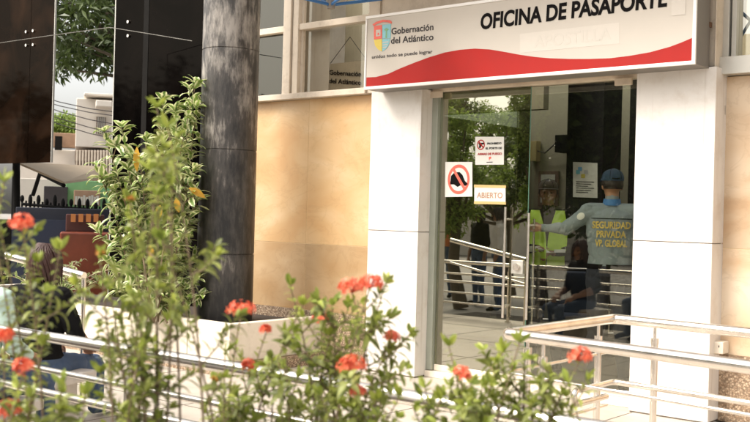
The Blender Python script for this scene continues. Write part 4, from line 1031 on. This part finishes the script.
for s_ in (-1, 1):
    rows = [(z, min(s_*a, s_*b), max(s_*a, s_*b)) for z, a, b in ((.98, .004, .165), (1.05, .004, .16), (1.12, .004, .17), (1.19, .006, .18), (1.26, .014, .18), (1.33, .03, .175), (1.40, .05, .165), (1.45, .066, .155), (1.475, .072, .15))]
    wrap(vest_piece(rows), 'vest_panel', M['vest'], .012)
    rows = [(z, min(s_*a, s_*b), max(s_*a, s_*b)) for z, a, b in ((1.0, .004, .165), (1.2, .012, .17), (1.30, .05, .155), (1.40, .08, .145))]
    wrap(vest_piece(rows), 'vest_back', M['vest'], .012, V((0, -1, 0)))
wrap(vest_piece([(1.10, -.165, .165), (1.125, -.165, .165), (1.15, -.165, .165)]), 'reflective_band', M['reflect'], .016)
# guard seen from behind holding the handle
g2 = at(612, 200, 8.1); hand = onY(534, 231, DY+.10)
fdir = V((-.45, .89, 0)).normalized(); ang = math.atan2(fdir.y, fdir.x)-math.pi/2
W2 = Matrix.Translation((g2.x, g2.y, 0)) @ Matrix.Rotation(ang, 4, 'Z'); hl = W2.inverted() @ V(hand)
P = standing(1.80); P['elR'] = V((.25, .02, 1.14)); P['wrR'] = V((.22, .16, 1.0))
sh_ = P['shL']; dv = hl-sh_; ln = dv.length; mx = .60
wr = sh_ + dv.normalized()*min(mx, ln-.07); P['wrL'] = wr; P['elL'] = sh_.lerp(wr, .5)+V((0, 0, -.07)); P['gripL'] = V((0, .6, -.4))
P['look'] = V((-.25, 1, 0))
t, J, W, wrap, bvh, put, hp = person((g2.x, g2.y, 0), ang, P, dict(top='shirtgrey', fore='shirtgrey', leg='trouser', skin='skinlt'), 'guard in grey shirt and blue cap seen from behind with arm on the door bar', H=1.8, cap='capblue', build_=1.16)
for txt, z, wd_ in (('SEGURIDAD', 1.335, .30), ('PRIVADA', 1.262, .23), ('VP. GLOBAL', 1.19, .25)):
    vs, fs = text_mesh(txt, 1, bold=.03); x0 = min(v[0] for v in vs); x1 = max(v[0] for v in vs)
    k = wd_/(x1-x0); mb2 = MB(); mb2.add([(wd_/2-(v[0]-x0)*k - 0.0, 0, z+v[1]*.075) for v in vs], fs)
    mb2.v = [(-p[0], p[1], p[2]) for p in mb2.v]
    wrap(mb2, 'lettering', M['textyel'], .012, V((0, -1, 0)))
ym = MB(); ym.add([(-.16+.32*k/12, 0, 1.415-.0*k) for k in range(13)] + [(-.16+.32*k/12, 0, 1.409) for k in range(13)], [(k, k+1, 14+k, 13+k) for k in range(12)]); wrap(ym, 'yoke_seam', M['shirtblk'], .006, V((0, -1, 0)))
bt = MB(); bt.loft([J['waist']-V((0, 0, .085)), J['waist']-V((0, 0, .045))], [(.187, .147), (.187, .147)], 26, side=(1, 0, 0)); put(bt, 'belt', M['black'])
e0 = J['shL'].lerp(J['elL'], .32); sdir = (J['elL']-J['shL']).normalized(); out_ = (V((0, -1, .2)) - sdir*V((0, -1, .2)).dot(sdir)).normalized(); wd3 = sdir.cross(out_)
pm_ = MB(); cpt = e0+out_*.072; n_p = 14; pm_.add([cpt]+[cpt+sdir*.034*math.cos(2*math.pi*k/n_p)+wd3*.028*math.sin(2*math.pi*k/n_p)-out_*.006 for k in range(n_p)], [(0, 1+k, 1+(k+1) % n_p) for k in range(n_p)]); put(pm_, 'shoulder_patch', M['reflect'])
col_ = MB(); nk = J['neck']; col_.loft([nk-V((0, 0, .02)), nk+V((0, -.004, .03))], [.074, .066], 20, cap=False); put(col_, 'collar', M['capband'])
# seated person in black, lower left, seen from behind / side
s2 = at(40, 262, 6.3); fd = V((-.35, .95, 0)); ang = math.atan2(fd.y, fd.x)-math.pi/2
P = sitting(.29, .97); P['elR'] = V((.27, .02, .60)); P['wrR'] = V((.16, .27, .50)); P['look'] = V((.2, 1, -.1))
person((s2.x, s2.y, 0), ang, P, dict(top='shirtblk', fore='skinlt', leg='jeans', skin='skinlt', hair='hairred'), 'person in black t-shirt with reddish hair sitting behind the flowers', hair='mid', build_=1.1)
s3 = at(-24, 262, 5.3)
person((s3.x, s3.y, 0), ang, sitting(.36, .98), dict(top='mint', fore='mint', leg='jeans', skin='skinlt'), 'person in pale mint shirt sitting at the left edge beside the one in black', hair='short')
for p_, lab in ((s2, 'plain concrete block seat under the person in black'), (s3, 'plain concrete block seat under the person in mint')):
    bn_ = empty('seat_block', (p_.x, p_.y, 0), lab, 'bench')
    MB().box((p_.x, p_.y, .33), (.6, .42, .06), ang).build('seat', M['bench'], bn_, .01)
    MB().box((p_.x, p_.y, .15), (.4, .30, .298), ang).build('base', M['bench'], bn_, .01)
# people waiting on the street, mirrored in the left door leaf
for k, (px, y, d, top_, lab) in enumerate([(446, 240, 19, 'orangecl', 'person in orange shirt standing by the street mirrored at the left of the door'),
                                       (480, 235, 17.5, 'shirtblk', 'person in black shirt standing by the street mirrored in the left door leaf'),
                                       (500, 235, 16.5, 'whitecl', 'person in white shirt standing by the street mirrored under the ABIERTO paper')]):
    p = refl(px, 220, d); person((p.x, p.y, -.15), R(-20+k*40), standing(1.7), dict(top=top_, fore='skin', leg='jeans'), lab, hair='short', group='people waiting across the street')

# ============================================================ PLANTS
def stem_path(base, tip, bow, rnd, n=14):
    base, tip = V(base), V(tip); c1 = base.lerp(tip, .35)+V((bow[0], bow[1], .12)); c1.z = base.z + (tip.z-base.z)*.55
    return [base*(1-t)**2 + c1*2*t*(1-t) + tip*t*t for t in [i/(n-1) for i in range(n)]]
def leafy(mb, pts, t0, step, L, W, rnd, tipmi=1, taper=.5, spiral=False, up_=.5, mi=0, jit=.35):
    tot = sum((pts[i+1]-pts[i]).length for i in range(len(pts)-1)); s_ = t0*tot; acc = 0; ang = rnd.uniform(0, 6)
    for i in range(len(pts)-1):
        a, b = pts[i], pts[i+1]; sl = (b-a).length; d = (b-a).normalized(); u = d.orthogonal().normalized(); v_ = d.cross(u)
        while s_ < acc+sl:
            p = a + d*(s_-acc); frac = s_/tot
            k = (1-taper*max(0, frac-.6)/.4)*rnd.uniform(.7, 1.2); ang += 2.4 if spiral else math.pi/2+rnd.uniform(-.3, .3)
            for h in ((0,) if spiral else (0, math.pi)):
                if rnd.random() < .12: continue
                o_ = u*math.cos(ang+h)+v_*math.sin(ang+h)
                dd = (o_ + d*up_*rnd.uniform(.5, 1.6) + V((rnd.uniform(-jit, jit), rnd.uniform(-jit, jit), rnd.uniform(-jit, jit)))).normalized()
                mb.leaf(p, dd, d*.9+V((0, 0, .5))+V((rnd.uniform(-.3, .3), rnd.uniform(-.3, .3), 0)), L*k, W*k, rnd.uniform(.1, .6), tipmi if frac > .93 else mi)
            s_ += step*rnd.uniform(.75, 1.3)
        acc += sl
def flower_head(c, r, rnd, parent, bud=False):
    mb = MB(); c = V(c); n = int(22 + r*420)
    for i in range(n):
        t = V((rnd.gauss(0, 1), rnd.gauss(0, 1), abs(rnd.gauss(0, 1))*.9-.15)).normalized()
        p = c + V((t.x*r, t.y*r, t.z*r*.8))*rnd.uniform(.6, 1.2)
        mb.loft([c-V((0, 0, r*.35)), p], .0009, 4)
        u = t.orthogonal().normalized(); v_ = t.cross(u); a0 = rnd.uniform(0, 6); ps = rnd.uniform(.009, .0145) if not bud else .005
        for k in range(4):
            a = a0+k*math.pi/2; o_ = u*math.cos(a)+v_*math.sin(a)
            mb.qleaf(p, (o_+t*.25), t, ps, ps*.62)
    mb.build('flower_head', M['ixbud'] if bud else M['ixflower'], parent)
def ixora(base_px, d, tips, seed, label, tw_n=(3, 4, 5), L=.044, W=.0175, step=.0125):
    rnd = random.Random(seed); b = at(base_px, 300, d); b.z = -.14
    t = empty('flowering_shrub', b, label, 'shrub', 'red flowering shrubs in front of the railing')
    lf = MB(); st = MB()
    for tp in tips:
        px, py = tp[0], tp[1]; fr_ = tp[2] if len(tp) > 2 else 0; dd = d + (tp[3] if len(tp) > 3 else rnd.uniform(-.12, .12))
        tip = at(px, py, dd)
        bb = b + V((rnd.uniform(-.16, .16), rnd.uniform(-.12, .12), 0))
        side = rdir*rnd.uniform(-.22, .22) + vdir*rnd.uniform(-.15, .15)
        pts = stem_path(bb, tip, (side.x, side.y), rnd, 20)
        st.loft(pts, [.0052-.0036*i/(len(pts)-1) for i in range(len(pts))], 6)
        Lt = sum((pts[i+1]-pts[i]).length for i in range(len(pts)-1))
        leafy(lf, pts, max(.1, 1-rnd.uniform(.22, .38)/Lt), step, L, W, rnd)
        if fr_ <= 0:
            for k in range(6): lf.leaf(tip, V((rnd.uniform(-.8, .8), rnd.uniform(-.8, .8), .9)), V((rnd.uniform(-1, 1), rnd.uniform(-1, 1), .3)), L*rnd.uniform(.6, 1), W*.85, .1, 1)
        # side twigs, spreading and ending in fresh leaves
        for k in range(rnd.choice(tw_n)):
            i = rnd.randrange(13, 19); o_ = V((rnd.uniform(-1, 1), rnd.uniform(-1, 1), rnd.uniform(.2, .9))).normalized(); ln = rnd.uniform(.05, .13); e_ = pts[i]+o_*ln+V((0, 0, .02))
            tw = [pts[i], pts[i].lerp(e_, .5)+V((0, 0, -.008)), e_]; st.loft(tw, [.0024, .0018, .0012], 5); leafy(lf, tw, .25, step*.85, L*.95, W*.95, rnd, taper=.2)
            for q_ in range(4): lf.leaf(e_, o_+V((rnd.uniform(-.9, .9), rnd.uniform(-.9, .9), rnd.uniform(-.2, .9))), V((rnd.uniform(-1, 1), rnd.uniform(-1, 1), .5)), L*rnd.uniform(.5, .9), W*.8, .15, 1 if rnd.random() < .6 else 0)
        if fr_: flower_head(tip+V((0, 0, .01)), abs(fr_)*.88*dd/1000, rnd, t, fr_ < 0)
    st.build('stems', M['woodstem'], t); lf.build('leaves', [M['ixleaf'], M['ixtip']], t)
IX = [
 (10, 2.3, [(22, 228, 13), (4, 182), (-8, 196), (38, 262), (60, 250), (-5, 240)], 'tall flowering shrub at the far left edge carrying one large orange red bloom'),
 (35, 2.2, [(10, 416, 15), (24, 371, 9), (5, 340, 8), (42, 345), (62, 385), (30, 398), (85, 395)], 'flowering shrub in the bottom left corner with a blurred red bloom'),
 (115, 2.3, [(100, 258, -5), (110, 290), (130, 308), (100, 372), (140, 352)], 'flowering shrub with a small orange bud left of the tallest olive green shrub'),
 (165, 2.35, [(157, 108), (163, 150), (168, 128), (158, 195), (150, 170), (172, 185), (130, 203, -5), (162, 240), (152, 268), (172, 320), (140, 305)], 'tallest olive green shrub rising in front of the variegated bush'),
 (215, 2.6, [(241, 314, 14), (266, 333, 6), (216, 383, -6), (225, 352), (232, 395), (206, 405), (250, 370, 9)], 'flowering shrub under the round column with two red blooms'),
 (285, 2.7, [(320, 324, 9), (290, 285), (303, 305), (285, 335), (275, 365), (298, 378), (262, 392), (332, 305)], 'dense flowering shrub in the middle with one round red bloom'),
 (335, 2.6, [(352, 292, 15), (370, 288, 13), (386, 283), (348, 308), (330, 335), (322, 388)], 'arching flowering shrub with the largest paired red bloom before the doorway pillar'),
 (365, 2.5, [(352, 371, 15), (357, 396, 8), (391, 341, 8), (385, 380), (340, 404), (400, 396), (376, 400)], 'flowering shrub at bottom centre with a red bloom and a tall single bud'),
 (440, 2.5, [(462, 378, 9), (449, 346), (425, 388), (440, 400), (470, 398), (482, 388), (415, 412)], 'low flowering shrub before the door threshold with one small bloom'),
 (520, 2.6, [(580, 361, 12), (520, 342), (503, 352), (512, 372), (545, 392), (568, 382), (497, 402), (530, 408)], 'rightmost flowering shrub with a red bloom against the steel handrail'),
]
for k, (bx, d, tips, lab) in enumerate(IX): ixora(bx, d, tips, 100+k, lab, tw_n={0: (1, 2, 3), 1: (2, 3), 2: (2, 3, 4), 3: (2, 3, 4)}.get(k, (3, 4, 5)))
tag(MB().span((-9, -6.2, -.155), (2.0, -4.5, -.13)).build('planting_bed', M['soil']), kind='structure')

# variegated shrub by the column
vb = at(160, 300, 9.1); vb.z = .38; rnd = random.Random(21)
vs_ = empty('variegated_shrub', vb, 'tall variegated green and cream shrub growing in the planter left of the column', 'shrub')
lf = MB(); st = MB(); yl = MB()
VT = [(163, 100), (190, 90), (196, 84), (197, 108), (176, 112), (104, 132), (122, 128), (146, 140), (96, 165), (110, 180), (98, 232), (122, 205), (140, 160), (108, 262), (118, 290), (130, 240), (165, 160), (185, 145), (194, 170), (198, 200), (178, 195), (203, 250), (196, 280), (201, 296), (180, 240), (160, 220), (150, 270), (185, 290), (165, 300), (135, 215), (190, 225), (128, 170), (158, 185), (175, 265)]
for px, py in VT:
    tip = at(px, py, 9.15+rnd.uniform(-.3, .25)); bb = vb+V((rnd.uniform(-.25, .2), rnd.uniform(-.2, .2), 0))
    pts = stem_path(bb, tip, (rnd.uniform(-.12, .1), rnd.uniform(-.1, .1)), rnd)
    st.loft(pts, [.010-.007*i/(len(pts)-1) for i in range(len(pts))], 6)
    leafy(lf, pts, .42 if tip.z > 1.2 else .25, .021, .160, .072, rnd, tipmi=0, taper=.15, spiral=True, up_=.7, jit=.7)
    for k in range(2):
        i = rnd.randrange(7, 12); e_ = pts[i]+V((rnd.uniform(-1, 1), rnd.uniform(-.8, .6), rnd.uniform(.2, .9))).normalized()*rnd.uniform(.1, .2)
        st.loft([pts[i], e_], [.005, .003], 5)
        for q_ in range(7): lf.leaf(pts[i].lerp(e_, rnd.uniform(.4, 1)), V((rnd.uniform(-1, 1), rnd.uniform(-1, 1), rnd.uniform(-.3, 1))), V((rnd.uniform(-.6, .6), rnd.uniform(-.6, .6), 1)), .15*rnd.uniform(.6, 1.15), .066, rnd.uniform(0, .4), 0)
    for k in range(7):
        a = k*2.4; lf.leaf(tip, V((math.cos(a), math.sin(a), rnd.uniform(.1, 1.1))), V((0, 0, 1))+V((rnd.uniform(-.4, .4), rnd.uniform(-.4, .4), 0)), .165*rnd.uniform(.7, 1.1), .06, rnd.uniform(.1, .45), 0)
for (px, py, L, dx, dz) in ((137, 147, .2, .0, -1), (189, 188, .16, .8, -.35), (176, 198, .12, .2, -.8), (160, 205, .12, -.1, -1), (150, 245, .12, .2, -1)):
    p = at(px, py, 8.85); yl.leaf(p, rdir*dx+up*dz, -vdir+up*.2, L, .065, .2)
st.build('stems', M['woodstem'], vs_); lf.build('leaves', [M['vleaf']], vs_); yl.build('yellow_leaves', [M['yleaf']], vs_)
# low dark undergrowth further along the planter
ug = MB(); rnd = random.Random(31)
ub = V((-9.8, -.6, .38)); ug_e = empty('planter_shrub', ub, 'low glossy green shrub at the far left end of the cream planter', 'shrub')
s2_ = MB()
for k in range(22):
    tip = ub+V((rnd.uniform(-.9, .9), rnd.uniform(-.3, .3), rnd.uniform(.15, .45))); pts = stem_path(ub+V((rnd.uniform(-.6, .6), 0, 0)), tip, (0, 0), rnd, 8); s2_.loft(pts, .005, 5)
    leafy(ug, pts, .2, .03, .10, .035, rnd, tipmi=0, spiral=True)
s2_.build('stems', M['woodstem'], ug_e); ug.build('leaves', [M['vleaf']], ug_e)
